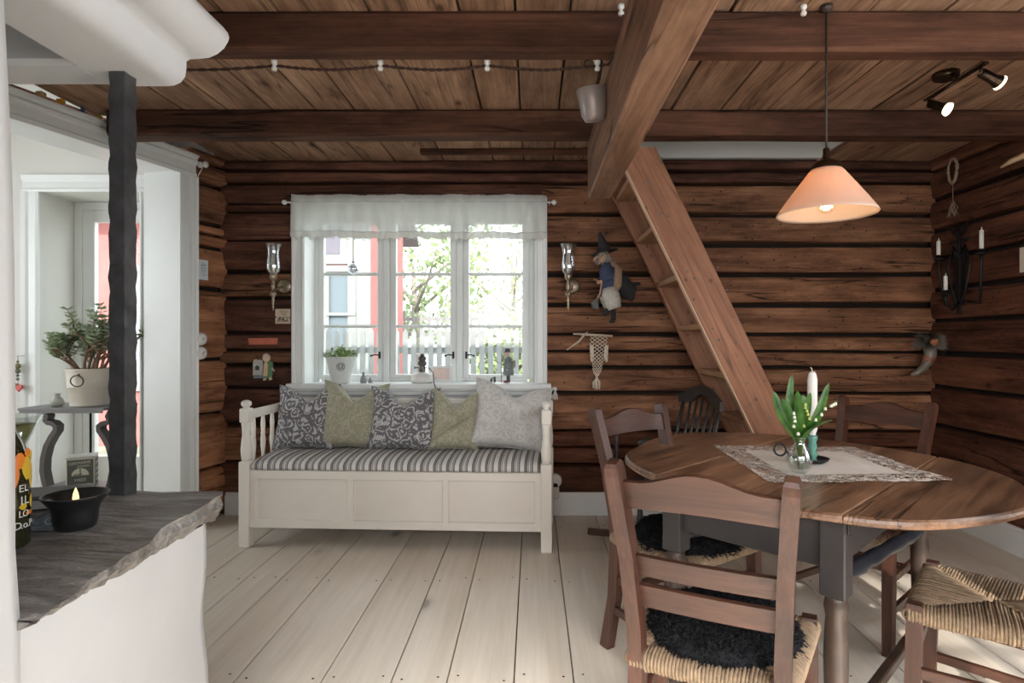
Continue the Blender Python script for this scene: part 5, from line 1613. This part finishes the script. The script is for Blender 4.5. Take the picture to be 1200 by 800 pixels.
b.tube([onpot(-1.25 + (-.012 + .008 * math.sin(k)) / .085, .095 + .035 * k / 8) for k in range(9)], .0022, 5)
b.tube([onpot(-1.25 + (.010 + .008 * math.cos(k)) / .085, .095 + .035 * k / 8) for k in range(9)], .0022, 5)
b.build('monogram', em, fpot)
gl_ = plain('grey_glass_figure', lin((140, 142, 146)), .2)
for (x, y, r, h, lab) in ((-1.155, 4.06, .021, .075, 'small grey lidded glass bottle on the sill beside the flower pot'), (-1.105, 4.05, .014, .038, 'tiny squat glass salt pot on the sill beside the taller bottle')):
    o = tag(MB().lathe([(.0001, 0), (r, 0), (r * 1.05, h * .3), (r * .8, h * .55), (r * .35, h * .7), (r * .4, h * .78), (r * .5, h * .86), (r * .35, h * .95), (.0001, h)], (0, 0, 0), 16).build('small_bottle', gl_), lab, 'bottle')
    o.location = (x, y, ZS)
ol = thing('oil_lamp', 'white bellied lamp base with dark burner and trailing cord on the sill', 'lamp', (-.757, 4.07, ZS))
MB().lathe([(.0001, 0), (.066, 0), (.078, .012), (.080, .035), (.070, .058), (.045, .070), (.024, .076), (.0001, .078)], (0, 0, 0), 32).build('base', sockw, ol)
MB().lathe([(.020, .075), (.024, .082), (.024, .10), (.018, .112), (.026, .118), (.031, .126), (.031, .142), (.024, .148), (.024, .158), (.030, .160), (.028, .172), (.014, .184), (.012, .196), (.0001, .198)], (0, 0, 0), 24).tube([(-.02, 0, .102), (-.048, 0, .102)], .004, 6).lathe([(.0001, -.004), (.010, -.003), (.010, .003), (.0001, .004)], (-.05, 0, .102), 12, Matrix.Rotation(PI / 2, 3, 'Y')).build('burner', plain('grey_burner', lin((96, 94, 92)), .4, .6), ol)
MB().tube([(.02, 0, .104), (.05, -.02, .100), (.085, -.06, .07), (.10, -.13, .015), (.115, -.188, .0), (.128, -.200, -.03), (.145, -.20, -.09), (.155, -.19, -.16)], .0036, 6).build('cord', plain('grey_cord', lin((88, 84, 82)), .7), ol)
pf = thing('framed_picture', 'small white framed picture with pinkish centre standing on the sill', 'picture', (-.640, 4.17, ZS), 0)
pf.rotation_euler = (-.12, 0, 0)
MB().box((0, 0, .055), (.145, .014, .11), .003).build('frame', white, pf)
pkm, nt, out = newmat('pink_print')
co, _ = objco(nt, False)
g = nd(nt, 'ShaderNodeTexNoise', {'Vector': co, 'Scale': 14.0}).outputs[0]
bsdf(nt, out, ramp(nt, g, [(.35, lin((196, 192, 192))), (.5, lin((232, 204, 194))), (.65, lin((206, 200, 200)))]), .6)
MB().box((0, -.0076, .055), (.112, .001, .08)).build('print', pkm, pf)
# walking figurine with staff
fg = thing('walking_figurine', 'wooden old man figurine in hat and grey coat with staff on the sill', 'figurine', (-.170, 4.055, ZS), PI)
coat = plain('grey_green_coat', lin((120, 128, 126)), .8, nscale=40, namp=.15); skin_ = plain('figurine_skin', lin((206, 176, 160)), .7); dk = plain('figurine_dark', lin((86, 84, 84)), .7); redb = plain('figurine_boot', lin((122, 70, 62)), .6)
b = MB(); b.lathe([(.034, .052), (.036, .07), (.030, .11), (.026, .14), (.025, .160), (.016, .172), (.010, .178), (.0001, .180)], (0, 0, 0), 18, sx=1.05, sy=.85)
b.tube([(0.0, -.026, .158), (.012, -.034, .13), (.034, -.026, .125)], [.011, .010, .008], 8); b.tube([(-.004, .026, .158), (-.006, .036, .12), (.004, .034, .095)], [.011, .010, .008], 8)
b.build('coat', coat, fg)
b = MB(); b.ball((.006, 0, .196), .018, 14, 10, (1.05, .9, 1.1)); b.ball((.025, 0, .194), .005, 8, 6, (1.4, 1, 1)); b.ball((.036, -.026, .126), .007, 8, 6); b.ball((.006, .034, .092), .007, 8, 6)
b.build('head', skin_, fg)
b = MB(); b.lathe([(.0001, 0), (.006, -.03), (.013, -.012), (.012, 0)], (.015, 0, .187), 10); b.build('beard', plain('grey_beard', lin((190, 188, 184)), .9), fg)
MB().lathe([(.026, .208), (.028, .210), (.019, .213), (.018, .228), (.012, .234), (.0001, .235)], (.004, 0, 0), 18).build('hat', dk, fg)
b = MB()
for s in (-1, 1): b.tube([(s * .004, s * .012, .055), (s * .004, s * .012, .016)], .008, 8)
b.build('trousers', dk, fg)
for s in (-1, 1): MB().ball((s * .004 + .010, s * .013, .009), .011, 10, 6, (1.9, .85, .8)).build('boot', redb, fg)
MB().box((-.038, 0, .128), (.022, .038, .050), .006).build('backpack', plain('figurine_pack', lin((150, 142, 132)), .8), fg)
MB().tube([(.048, -.028, .0), (.046, -.028, .20)], .0026, 6).build('staff', plain('staff_wood', lin((112, 92, 80)), .7), fg)
MB().tube([(.03, -.02, .118), (.10, -.014, .155)], .003, 6).build('second_stick', plain('stick_grey', lin((120, 118, 112)), .7), fg)
for (x, lab, lean) in ((-.288, 'tiny dark leaning bird figurine on the sill beside the walking man', .3), (-.262, 'tiny dark upright bird figurine on the sill nearest the walking man', 0)):
    o = tag(MB().lathe([(.0001, 0), (.008, 0), (.009, .012), (.006, .026), (.0001, .03)], (0, 0, .006), 10).ball((lean * .03 + .002, 0, .038), .006, 8, 6).tube([(0, -.003, .0), (0, -.003, .01)], .002, 5).tube([(0, .003, .0), (0, .003, .01)], .002, 5).build('bird_figurine', dk), lab, 'figurine')
    o.location = (x, 4.045, ZS); o.rotation_euler = (0, lean * .6, 0)
gb = thing('glass_bauble', 'clear glass ball hanging on a thread in the left window light', 'ornament', (-1.242, 4.12, 1.672))
MB().ball((0, 0, 0), .040, 20, 14).ball((0, 0, 0), .033, 20, 14).build('ball', clear_glass('bauble_glass', (.86, .87, .90), 1.2, .03, 1.2), gb)
MB().lathe([(.008, .038), (.008, .05), (.0001, .052)], (0, 0, 0), 10).build('cap', steel, gb)
MB().tube([(0, 0, .05), (0, 0, .379)], .0035, 5).build('thread', plain('ivory_thread', lin((214, 206, 190)), .8), gb)

# ------------------------------------------------------------------ on the walls
YW = YB - .018
def sconce(x_px, label):
    Yc = 3.935
    c = P(x_px, 324, Yc)
    t = thing('wall_sconce', label, 'candle sconce', (c.x, Yc, c.z), 0, 'glass candle sconces beside the window')
    MB().lathe([(.0001, 0), (.046, 0), (.050, .006), (.040, .012), (.0001, .016)], (.035, YW - Yc, -.055), 24, Matrix.Rotation(PI / 2, 3, 'X')).build('wall_plate', brass, t)
    MB().tube([(.034, YW - Yc - .012, -.055), (.02, -.03, -.09), (.006, -.01, -.10), (0, 0, -.08)], .006, 8).build('arm', brass, t)
    MB().lathe([(.0001, -.225), (.006, -.222), (.004, -.21), (.008, -.20), (.005, -.19), (.009, -.178), (.006, -.168), (.011, -.155), (.007, -.145), (.013, -.132), (.021, -.118), (.021, -.108), (.010, -.095), (.008, -.085), (.015, -.06), (.010, -.045), (.008, -.03), (.018, -.02), (.024, -.012), (.026, .015), (.022, .02)], (0, 0, 0), 18).build('stem', brass, t)
    MB().lathe([(.026, .012), (.040, .03), (.047, .055), (.046, .09), (.041, .13), (.040, .16), (.046, .19), (.057, .212), (.059, .214), (.055, .212), (.044, .19), (.038, .16), (.039, .13), (.044, .09), (.045, .055), (.038, .031), (.024, .015)], (0, 0, 0), 30, cap=False).build('glass_chimney', chimney_glass, t)
    k = thing('candle', 'white candle inside the glass chimney on the logs ' + label.split('logs ')[1], 'candle', (c.x, Yc, c.z + .016))
    MB().lathe([(.0001, 0), (.0125, 0), (.0125, .18), (.004, .187), (.0001, .187)], (0, 0, 0), 14).build('wax_body', wax, k); MB().tube([(0, 0, .185), (.001, 0, .197)], .0014, 5).build('wick', wick, k)
sconce(320, 'glass candle sconce on the logs left of the window')
sconce(666, 'glass candle sconce on the logs right of the window')
tl = P(331.5, 370.5, YW - .006)
tp_ = thing('picture_tile', 'small square cream tile with grey drawing left of the window', 'tile', tl)
MB().box((0, 0, 0), (.100, .010, .100), .002).build('tile', plain('cream_tile', lin((196, 180, 156)), .5, nscale=30, namp=.08), tp_)
b = MB(); rd = random.Random(2)
for k in range(7):
    x = -.036 + .012 * k
    b.tube([(x, -.0055, -.038), (x + rd.uniform(-.01, .01), -.0056, -.02), (x + rd.uniform(-.012, .012), -.0056, rd.uniform(-.012, .004))], .0028, 5)
    b.ball((x + rd.uniform(-.01, .01), -.0055, rd.uniform(-.03, 0)), .006, 8, 4, (1, .2, 1))
for k in range(3): b.box((0.008, -.0054, .036 - k * .013), (.055 - .01 * k, .001, .004))
b.build('drawing', plain('tile_drawing', lin((106, 96, 88)), .7), tp_)
sg = P(308.5, 399.5, YW - .008)
pts = [(-.105, .020), (-.092, .012), (-.104, .006), (-.090, -.001), (-.101, -.008), (-.088, -.014), (-.098, -.024), (.100, -.022), (.090, -.013), (.106, -.008), (.092, .0), (.108, .008), (.094, .014), (.101, .022)]
o = tag(MB().prism(pts, -.006, .006, 'XZ').build('wooden_sign', plain('salmon_paint', lin((186, 106, 84)), .8, nscale=16, namp=.15)), 'salmon painted splintered board sign left of the window', 'sign')
o.location = sg
pq = thing('wooden_plaque', 'painted cut-out plaque of a figure in a green coat beside an iron stove', 'plaque', P(309.5, 430, YW - .010))
def flat(poly, col, name, y, th=.008):
    return MB().prism(poly, y - th / 2, y + th / 2, 'XZ').build(name, plain('plaque_' + name, lin(col), .75, nscale=40, namp=.12), pq)
flat([(-.075, -.055), (-.075, .02), (-.070, .048), (-.052, .054), (-.045, .046), (-.030, .052), (-.012, .045), (-.005, .0), (-.005, -.06), (-.06, -.07)], (176, 174, 168), 'stove', .002)
flat([(-.055, -.02), (-.035, -.02), (-.03, .0), (-.045, .012), (-.058, .002)], (74, 72, 72), 'stove_door', -.004, .006)
flat([(-.070, -.075), (-.002, -.075), (-.002, -.055), (-.066, -.052)], (112, 122, 128), 'stove_foot', -.003, .008)
flat([(-.008, -.07), (.030, -.075), (.055, -.06), (.062, -.01), (.058, .03), (.03, .05), (.005, .035), (-.006, -.01)], (92, 130, 96), 'coat', -.001, .012)
flat([(-.002, -.062), (.026, -.06), (.030, .015), (.022, .035), (.004, .03)], (204, 172, 142), 'apron', -.009, .006)
flat([(.018 + .026 * math.cos(2 * PI * k / 18), .062 + .027 * math.sin(2 * PI * k / 18)) for k in range(18)], (206, 182, 160), 'head', -.004, .012)
flat([(-.006, .06), (-.002, .085), (.018, .094), (.038, .085), (.042, .06), (.034, .078), (.018, .084), (.002, .078)], (182, 160, 146), 'head_scarf', -.009, .008)
flat([(.056, .0), (.074, -.022), (.070, -.030), (.052, -.012)], (206, 182, 160), 'hand', -.006, .006)
flat([(.0, -.075), (.016, -.072), (.016, -.088), (-.006, -.09)], (196, 176, 150), 'foot', -.004, .01); flat([(.036, -.073), (.052, -.065), (.056, -.085), (.034, -.088)], (196, 176, 150), 'foot', -.004, .01)

# witch doll
DY = 3.86
wd_ = thing('witch_doll', 'hanging witch doll with pointed hat, white apron and broom right of the window', 'doll', P(712, 330, DY))
cblk = plain('doll_black_cloth', lin((40, 38, 40)), .9, nscale=40, namp=.2); cblu = plain('doll_blue_cloth', lin((58, 66, 92)), .9, nscale=60, namp=.25); cap_ = plain('doll_apron', lin((178, 174, 164)), .9, nscale=50, namp=.2); sk = plain('doll_skin', lin((190, 146, 116)), .7); hairg = plain('doll_grey_hair', lin((150, 146, 136)), .95, nscale=80, namp=.3); ctan = plain('doll_tan_shawl', lin((142, 118, 96)), .9, nscale=60, namp=.25)
q = lambda px_, py_, dy=0: P(px_, py_, DY) - P(712, 330, DY) + Vector((0, dy, 0))
bodyp = [q(711, 308), q(712, 318), q(713, 330), q(712, 341), q(709, 350)]
b = MB(); b.tube(bodyp, [.028, .055, .052, .050, .055], 14)
b.tube([q(716, 315, -.03), q(714, 326, -.06), q(704, 330, -.06)], [.024, .022, .015], 8); b.tube([q(714, 316, .03), q(706, 326, .03), q(700, 331, .0)], [.022, .020, .014], 8)
b.build('jacket', cblu, wd_)
b = MB(); b.tube([q(716, 307, -.005), q(722, 317, -.01), q(722, 334, -.012), q(719, 343, -.01)], [.02, .040, .038, .020], 10); b.build('shawl', ctan, wd_)
b = MB(); b.tube([q(713, 338), q(714, 346, -.01), q(717, 356, -.01), q(719, 362, -.01)], [.050, .066, .060, .050], 14); b.build('apron', cap_, wd_)
b = MB(); b.tube([q(719, 322, .04), q(730, 330, .05), q(738, 342, .05), q(742, 352, .04)], [.03, .055, .06, .01], 10); b.tube([q(724, 334, .04), q(740, 333, .05), q(752, 331, .05)], [.04, .02, .006], 8); b.build('black_cape', cblk, wd_)
b = MB(); b.ball(q(706, 301), .034, 16, 12, (.95, .85, 1.1)); b.tube([q(703, 300, -.012), q(697, 303, -.014), q(695, 306, -.014)], [.010, .007, .003], 8); b.ball(q(702, 308, -.01), .010, 8, 6)
for dy in (-.03,): b.ball(q(703, 297, dy), .004, 6, 5)
b.ball(q(701, 331, -.02), .012, 8, 6); b.ball(q(703, 331, -.065), .012, 8, 6); b.build('head', sk, wd_)
b = MB(); rd = random.Random(6)
for k in range(60):
    a = rd.uniform(-.5, 4); c = q(707 + rd.uniform(-6, 6), 297 + rd.uniform(-3, 3), rd.uniform(-.03, .03))
    b.tube([c, c + Vector((rd.uniform(-.03, .03), rd.uniform(-.02, .01), -.03)), c + Vector((rd.uniform(-.04, .045), rd.uniform(-.02, .02), -.065))], [.004, .003, .001], 4)
tag(b.build('hair', hairg, wd_), kind='stuff')
Rh = Matrix.Rotation(-.25, 3, 'Y')
b = MB(); b.lathe([(.0001, .12), (.008, .118), (.020, .08), (.034, .03), (.042, .004), (.088, -.012), (.092, -.016), (.088, -.018), (.04, -.006), (.0001, -.004)], q(708, 293), 22, Rh); b.ball(q(710.5, 273), .010, 8, 6); b.build('pointed_hat', cblk, wd_)
for (pp, ft) in (((q(712, 358, -.02), q(711, 366, -.03), q(710, 368, -.03)), q(705, 366, -.035)), ((q(718, 360, .0), q(719, 370, .0), q(719, 375, .0)), q(714, 377, -.01))):
    b = MB(); b.tube(list(pp), [.018, .016, .014], 8); b.tube([pp[-1], pp[-1].lerp(ft, .6), ft], [.016, .013, .006], 8); b.build('leg', cblk, wd_)
b = MB(); b.tube([q(695, 328, -.05), q(704, 331, -.06), q(702, 345, -.05), q(698, 352, -.05)], .005, 6); b.build('broom_stick', treadm, wd_)
b = MB()
for k in range(30):
    a = rd.uniform(0, 6.3); r_ = rd.uniform(0, .03)
    b.tube([q(699, 349, -.05), q(696, 356, -.05) + Vector((r_ * math.cos(a), r_ * math.sin(a), 0)), q(697, 361, -.05) + Vector((r_ * .9 * math.cos(a), r_ * .9 * math.sin(a), rd.uniform(-.01, .01)))], .0028, 4)
tag(b.build('broom_bristles', plain('grey_bristle', lin((112, 114, 112)), .9), wd_), kind='stuff')
top = q(711, 275)
MB().tube([top, top + Vector((0.01, .05, .30)), top + Vector((.01, .03, .46))], .0012, 4).build('string', wick, wd_)

# macrame
mc = thing('macrame_hanging', 'cream macrame hanging on a driftwood stick right of the window', 'wall hanging', P(698, 392, YW - .03))
qm = lambda px_, py_, dy=0: P(px_, py_, YW - .03) - P(698, 392, YW - .03) + Vector((0, dy, 0))
drift = plain('driftwood', lin((186, 168, 150)), .8, nscale=20, namp=.12); cot = plain('macrame_cotton', lin((206, 192, 174)), .9, nscale=90, namp=.1)
MB().tube([qm(672, 391), qm(690, 392), qm(718, 393.5)], [.006, .010, .007], 8).tube([qm(686, 391, -.006), qm(678, 400, -.006), qm(664, 410, -.006)], [.009, .008, .004], 8).tube([qm(686, 391), qm(689, 388)], [.006, .003], 6).build('stick', drift, mc)
def edge(py_): # half width in px of the piece by height
    return [(392, 10.5), (405, 10.5), (412, 9), (425, 6.5), (435, 5.2), (441, 1.2), (448, 4.5), (456, 3.5)]
def hw(y):
    e = edge(0)
    for (a, wa), (c, wc) in zip(e[:-1], e[1:]):
        if a <= y <= c: return wa + (wc - wa) * (y - a) / (c - a)
    return 3
b = MB(); rd = random.Random(9)
cx = lambda y: 702 - (y - 392) * .055
for k in range(7):
    for s in (-1, 1):
        ph = k / 7 * 2
        path = []
        for j in range(33):
            y = 392 + j * (440 - 392) / 32
            t = ph + j / 32 * 3.2 * s
            tri = abs(((t + 100) % 2) - 1) * 2 - 1
            path.append(qm(cx(y) + tri * hw(y), y, -.004 * s + .003 * math.sin(j * 2.1)))
        b.tube(path, .0024, 5)
b.tube([qm(cx(440), 438), qm(cx(442), 443)], .009, 8)
for k in range(22):
    u = rd.uniform(-1, 1)
    b.tube([qm(cx(442), 442), qm(cx(448) + u * 4.5, 448 + rd.uniform(-1, 1), rd.uniform(-.01, .01)), qm(cx(455) + u * 4, 454 + rd.uniform(-1, 2.5), rd.uniform(-.01, .01))], .0028, 4)
for s in (-1, 1):
    for k in range(7):
        x = 702 + s * (7 + k * .6)
        b.tube([qm(x, 404), qm(x - s * .3 + rd.uniform(-.6, .6), 414, -.006), qm(x - s * 1 + rd.uniform(-1, 1), 421 + rd.uniform(-2, 2), -.006)], [.003, .0038, .003], 5)
    b.tube([qm(702 + s * 9, 419, -.006), qm(702 + s * 8.5, 424, -.006)], [.009, .006], 8)
tag(b.build('knotted_cotton', cot, mc), kind='stuff')

# left wall stub: paper, two switches, porcelain knob
pp_ = thing('paper_note', 'small white printed paper pinned to the log stub beside the door casing', 'paper', wl(234.5, 1.2 - (316 - 395) / F * 3.85, .024), LANG)
MB().box((0, 0, 0), (.078, .002, .128)).build('sheet', plain('white_paper', lin((206, 214, 220)), .8), pp_)
b = MB()
for k, (z, w, h) in enumerate(((.044, .030, .003), (.031, .046, .006), (.018, .044, .003), (.009, .050, .003), (.000, .036, .003), (-.009, .042, .003), (-.022, .034, .0025), (-.034, .040, .0025))): b.box((.004 * (k % 2), -.0014, z), (w, .0006, h))
tag(b.build('printed_lines', plain('paper_ink', lin((120, 128, 136)), .8), pp_), kind='stuff')
for z_, lab in ((397, 'round white wall switch, the upper of the pair beside the door casing'), (413.5, 'round white wall switch, the lower of the pair beside the door casing')):
    sw = thing('wall_switch', lab, 'switch', wl(231.5, 1.2 - (z_ - 395) / F * 3.83, .012), LANG)
    MB().lathe([(.0001, .034), (.026, .034), (.038, .028), (.043, .012), (.043, 0)], (0, 0, 0), 26, Matrix.Rotation(PI / 2, 3, 'X')).build('cover', sockw, sw)
    MB().lathe([(.0001, .052), (.006, .052), (.008, .033)], (0, 0, 0), 12, Matrix.Rotation(PI / 2, 3, 'X')).box((0, -.048, 0), (.006, .012, .022), .002).build('knob', sockw, sw)
ki = thing('porcelain_insulator', 'white porcelain knob insulator at the top corner of the door casing', 'insulator', wl(231.5, 1.2 + (395 - 193) / F * 3.83, .012), LANG)
MB().lathe([(.0001, .062), (.018, .060), (.022, .050), (.016, .042), (.012, .034), (.018, .028), (.022, .014), (.020, 0)], (0, 0, 0), 18, Matrix.Rotation(PI / 2, 3, 'X')).build('porcelain', sockw, ki)
MB().tube([(0, -.034, -.012), (-.02, -.03, -.05), (-.025, -.012, -.085)], .003, 5).build('wire', sockw, ki)
# outlet by the bench
ot = thing('wall_socket', 'round white wall socket with plug above the baseboard beside the bench', 'socket', (.142, YB - .024, .238))
MB().lathe([(.0001, .032), (.036, .032), (.048, .024), (.050, 0)], (0, 0, 0), 26, Matrix.Rotation(PI / 2, 3, 'X')).build('cover', sockw, ot)
MB().box((.005, -.035, -.075), (.05, .03, .085), .008).build('adapter', sockw, ot)
MB().lathe([(.0001, .012), (.016, .012), (.017, 0)], (.006, -.034, -.03), 16, Matrix.Rotation(PI / 2, 3, 'X')).build('black_plug', iron, ot)

# right wall: candle bracket, wreath, horn, antler, card
def rw(py_, Y, off):   # a point off the right wall at depth Y
    X = 2.70 - .026 * (4.05 - Y) - .016 - off
    return Vector((X, Y, 1.2 - (py_ - 395) / F * Y))
ck = thing('candle_bracket', 'black wrought iron candle bracket with three white candles on the right log wall', 'candelabra', rw(320, 3.74, .0))
kx = ck.location.copy()
b = MB()
b.box((-.012, 0, .0), (.010, .03, .52), .002)
b.box((-.012, 0, .20), (.008, .16, .02), .002)
for s in (-1, 1):
    b.tube([(-.012, 0, -.22), (-.012, s * .06, -.10), (-.012, s * .10, .05), (-.012, s * .05, .17), (-.012, 0, .10)], .008, 6)
    b.prism([(s * .0, .22), (s * .05, .25), (s * .09, .32), (s * .02, .28)], -.016, -.008, 'YZ')
b.prism([(-.03, -.2), (.03, -.2), (.05, .12), (0, .2), (-.05, .12)], -.010, -.004, 'YZ')
b.build('back_plate', iron, ck)
for (yy, dz, off, tall) in ((3.83, 303, .08, .107), (3.45, 296, .08, .125), (3.72, 344, .108, .105)):
    p = rw(dz, yy, off) - kx
    b = MB(); b.tube([(-.012, p.y * .25, -.18), (p.x * .6, p.y * .8, min(-.20, p.z - .10)), (p.x, p.y, p.z - .06), (p.x, p.y, p.z)], .008, 6)
    b.lathe([(.005, -.02), (.030, -.004), (.032, 0), (.016, .0), (.016, .022), (.013, .022), (.013, .0)], p, 16)
    b.build('arm', iron, ck)
    k = thing('candle', {3.83: 'white candle on the iron wall bracket, the left upper one', 3.45: 'white candle on the iron wall bracket, the right and highest one', 3.72: 'white candle on the iron wall bracket, the lowest one'}[yy], 'candle', kx + p + Vector((0, 0, .003)))
    MB().lathe([(.0001, 0), (.0115, 0), (.0115, tall), (.004, tall + .006), (.0001, tall + .006)], (0, 0, 0), 14).build('wax_body', wax, k); MB().tube([(0, 0, tall), (.001, 0, tall + .02)], .003, 5).build('wick', wax, k)
wrth = thing('twig_wreath', 'small oval wreath of pale twigs hanging high on the right log wall', 'wreath', rw(198, 3.78, .02))
tw = plain('pale_twig', lin((150, 132, 108)), .85, nscale=30, namp=.25); rd = random.Random(14)
b = MB()
for k in range(7):
    ph = rd.uniform(0, 6.3); r0_, r1_ = rd.uniform(.034, .048), rd.uniform(.068, .082)
    b.tube([(-.004 + rd.uniform(-.006, .006), r0_ * math.cos(a) + rd.uniform(-.004, .004), r1_ * math.sin(a) + rd.uniform(-.005, .005) - .015 * (1 - abs(math.cos(a)))) for a in [ph + 2 * PI * j / 16 for j in range(15)]], .0038, 5)
b.build('twigs', tw, wrth)
MB().tube([(0, 0, -.08), (0, .004, -.16), (0, 0, -.215)], .0022, 5).build('string', tw, wrth)
b = MB()
for k in range(14): b.tube([(0, 0, -.20), (rd.uniform(-.012, .012), rd.uniform(-.03, .03), -.25), (rd.uniform(-.02, .01), rd.uniform(-.045, .045), -.30)], [.003, .002, .001], 4)
tag(b.build('straw_tassel', tw, wrth), kind='stuff')
hn = thing('horn_ornament', 'curved horn with grey fur tuft hanging in the log corner', 'ornament', (2.585, 3.93, 1.14))
qh = lambda px_, py_, dy=0: P(px_, py_, 3.9) - P(1090, 408, 3.9) + Vector((0, dy, 0))
MB().tube([qh(1094, 408), qh(1095, 418), qh(1092, 426), qh(1087, 433), qh(1079, 439), qh(1072, 441.5)], [.040, .037, .032, .026, .018, .008], 14).build('horn', plain('grey_horn', lin((120, 112, 100)), .4, nscale=12, namp=.3), hn)
MB().tube([qh(1093.5, 421), qh(1091.5, 427)], [.038, .034], 14, cap=False).build('horn_band', plain('horn_band_red', lin((146, 96, 78)), .6, nscale=30, namp=.5), hn)
b = MB()
for k in range(2600):
    a = rd.uniform(0, 6.3); u = rd.uniform(-.3, 1)
    d = Vector((math.cos(a) * math.sqrt(1 - u * u * .8) * 1.3, -abs(math.sin(a)) * .7, u * .8)).normalized()
    c = qh(1091, 405)
    s_ = d.orthogonal().normalized() * .0022
    l_ = rd.uniform(.06, .13)
    b.add([c + d * .02 - s_, c + d * .02 + s_, c + d * l_ + Vector((0, 0, -.02 * rd.random()))], [(0, 1, 2)])
tag(b.build('fur', plain('grey_fur', lin((140, 132, 122)), .95), hn, recalc=False), kind='stuff')
MB().ball(qh(1090.5, 403, -.075), .024, 12, 8, (1.1, .8, .9)).ball(qh(1092, 401, -.085), .012, 8, 6).build('leather_knob', plain('orange_leather', lin((178, 112, 78)), .6, nscale=40, namp=.3), hn)
an_ = thing('antler', 'pale antler tip sticking out from the top of the right log wall', 'antler', (2.44, 3.03, 2.11))
b = MB(); b.tube([(.20, -.16, -.03), (.14, -.10, .02), (.05, -.05, .015), (-.02, 0, -.02), (-.055, .02, -.045)], [.028, .026, .020, .013, .004], 10); b.tube([(.14, -.10, .02), (.11, -.09, -.05), (.08, -.09, -.09)], [.022, .016, .006], 10); b.tube([(.20, -.16, -.03), (.24, -.20, -.04)], [.028, .03], 10)
b.build('tines', plain('antler_bone', lin((150, 124, 96)), .6, nscale=40, namp=.3, bump=.4), an_)
crd = tag(MB().box((0, 0, 0), (.003, .16, .135)).build('wall_card', plain('cream_card', lin((206, 196, 178)), .7)), 'plain cream card pinned to the right log wall at the frame edge', 'card')
crd.location = (2.645, 3.17, 1.2 + (395 - 304) / F * 3.22); crd.rotation_euler = (0, 0, -.026)

# ------------------------------------------------------------------ cable with insulators along the near beam, funnel lamp
cbm = plain('brown_twisted_cable', lin((62, 36, 26)), .7)
zb_ = 2.254; yb_ = 2.287
cable = thing('twisted_cable', 'brown twisted cable strung along the near cross beam on white insulators', 'cable', (0, yb_, zb_))
xs = [-1.62, -.99, -.585, -.176, .245]
path = []
for a, c in zip(xs[:-1], xs[1:]):
    for k in range(10):
        t = k / 10
        path.append((a + (c - a) * t, .016, -.008 - .016 * math.sin(PI * t)))
path += [(.245, .016, -.008), (.285, -.02, -.020), (.293, -.09, -.018), (.30, -.14, -.02), (.305, -.20, .0), (.31, -.22, .06)]
for ph in (0, PI):
    pth = []
    n = len(path)
    for i in range((n - 1) * 4 + 1):
        a = Vector(path[i // 4]); c = Vector(path[min(i // 4 + 1, n - 1)]); p = a.lerp(c, (i % 4) / 4)
        pth.append(p + Vector((0, math.cos(i * 1.1 + ph), math.sin(i * 1.1 + ph))) * .0034)
    MB().tube(pth, .0034, 5).build('strand', cbm, cable)
insp = [lathe_ for lathe_ in ((.0001, -.034), (.010, -.033), (.011, -.024), (.007, -.019), (.007, -.014), (.012, -.010), (.012, 0))]
ip = None
for k, x in enumerate(xs[1:]):
    o = MB().lathe([(.0001, -.036), (.009, -.035), (.0115, -.026), (.007, -.020), (.007, -.014), (.012, -.009), (.012, .004)], (0, 0, 0), 14).build('porcelain_insulator', sockw) if ip is None else ip.copy()
    if ip is None: ip = o
    else: COL.objects.link(o)
    o.location = (x, yb_ - .003, zb_)
    tag(o, 'white porcelain insulator under the near beam, %s' % ('first from the hood', 'second from the hood', 'third from the hood', 'beside the grey-brown beam')[k], 'insulator', 'porcelain insulators along the beam')
for x, lab in ((.347, 'white porcelain insulator on the ceiling boards where the cable climbs beside the grey-brown beam'), (.977, 'white porcelain insulator on the ceiling boards beside the pendant lamp cord')):
    o = ip.copy(); COL.objects.link(o); o.location = (x - (.03 if x < .5 else 0), 2.16, 2.398); tag(o, lab, 'insulator', 'porcelain insulators along the beam')
fn_ = thing('funnel_lamp', 'grey metal funnel spotlight hooked to the left side of the grey-brown beam', 'lamp', (.236, 2.43, 2.19))
axm = (Vector((.12, .12, -1)).normalized()).to_track_quat('Z', 'Y').to_matrix()
gm = plain('grey_enamel', lin((150, 140, 136)), .4, .3)
MB().lathe([(.060, 0), (.062, .004), (.052, .10), (.040, .125), (.018, .13), (.0001, .13)], Vector((0, 0, .02)), 30, axm, cap=False).lathe([(.0575, .004), (.048, .098), (.036, .12), (.0001, .124)], Vector((0, 0, .02)), 30, axm, cap=False).build('shade', gm, fn_)
MB().tube([(.016, .012, .02), (.030, 0, .06), (.036, -.02, .10), (.036, -.03, .155), (.050, -.03, .19)], .008, 8).build('bracket', bronze, fn_)
MB().tube([(-.01, -.06, .11), (-.03, -.075, .10), (-.035, -.065, .085), (-.01, -.05, .085), (.02, -.04, .09)], .003, 6).build('hook', iron, fn_)
MB().lathe([(.009, 0), (.010, .02), (.006, .026), (.006, .034), (.010, .04), (.010, .05)], (.01, -.07, .10), 12).build('clip', sockw, fn_)
print('objects', len(bpy.data.objects), 'tris', sum(len(p.vertices) - 2 for m in bpy.data.meshes for p in m.polygons))
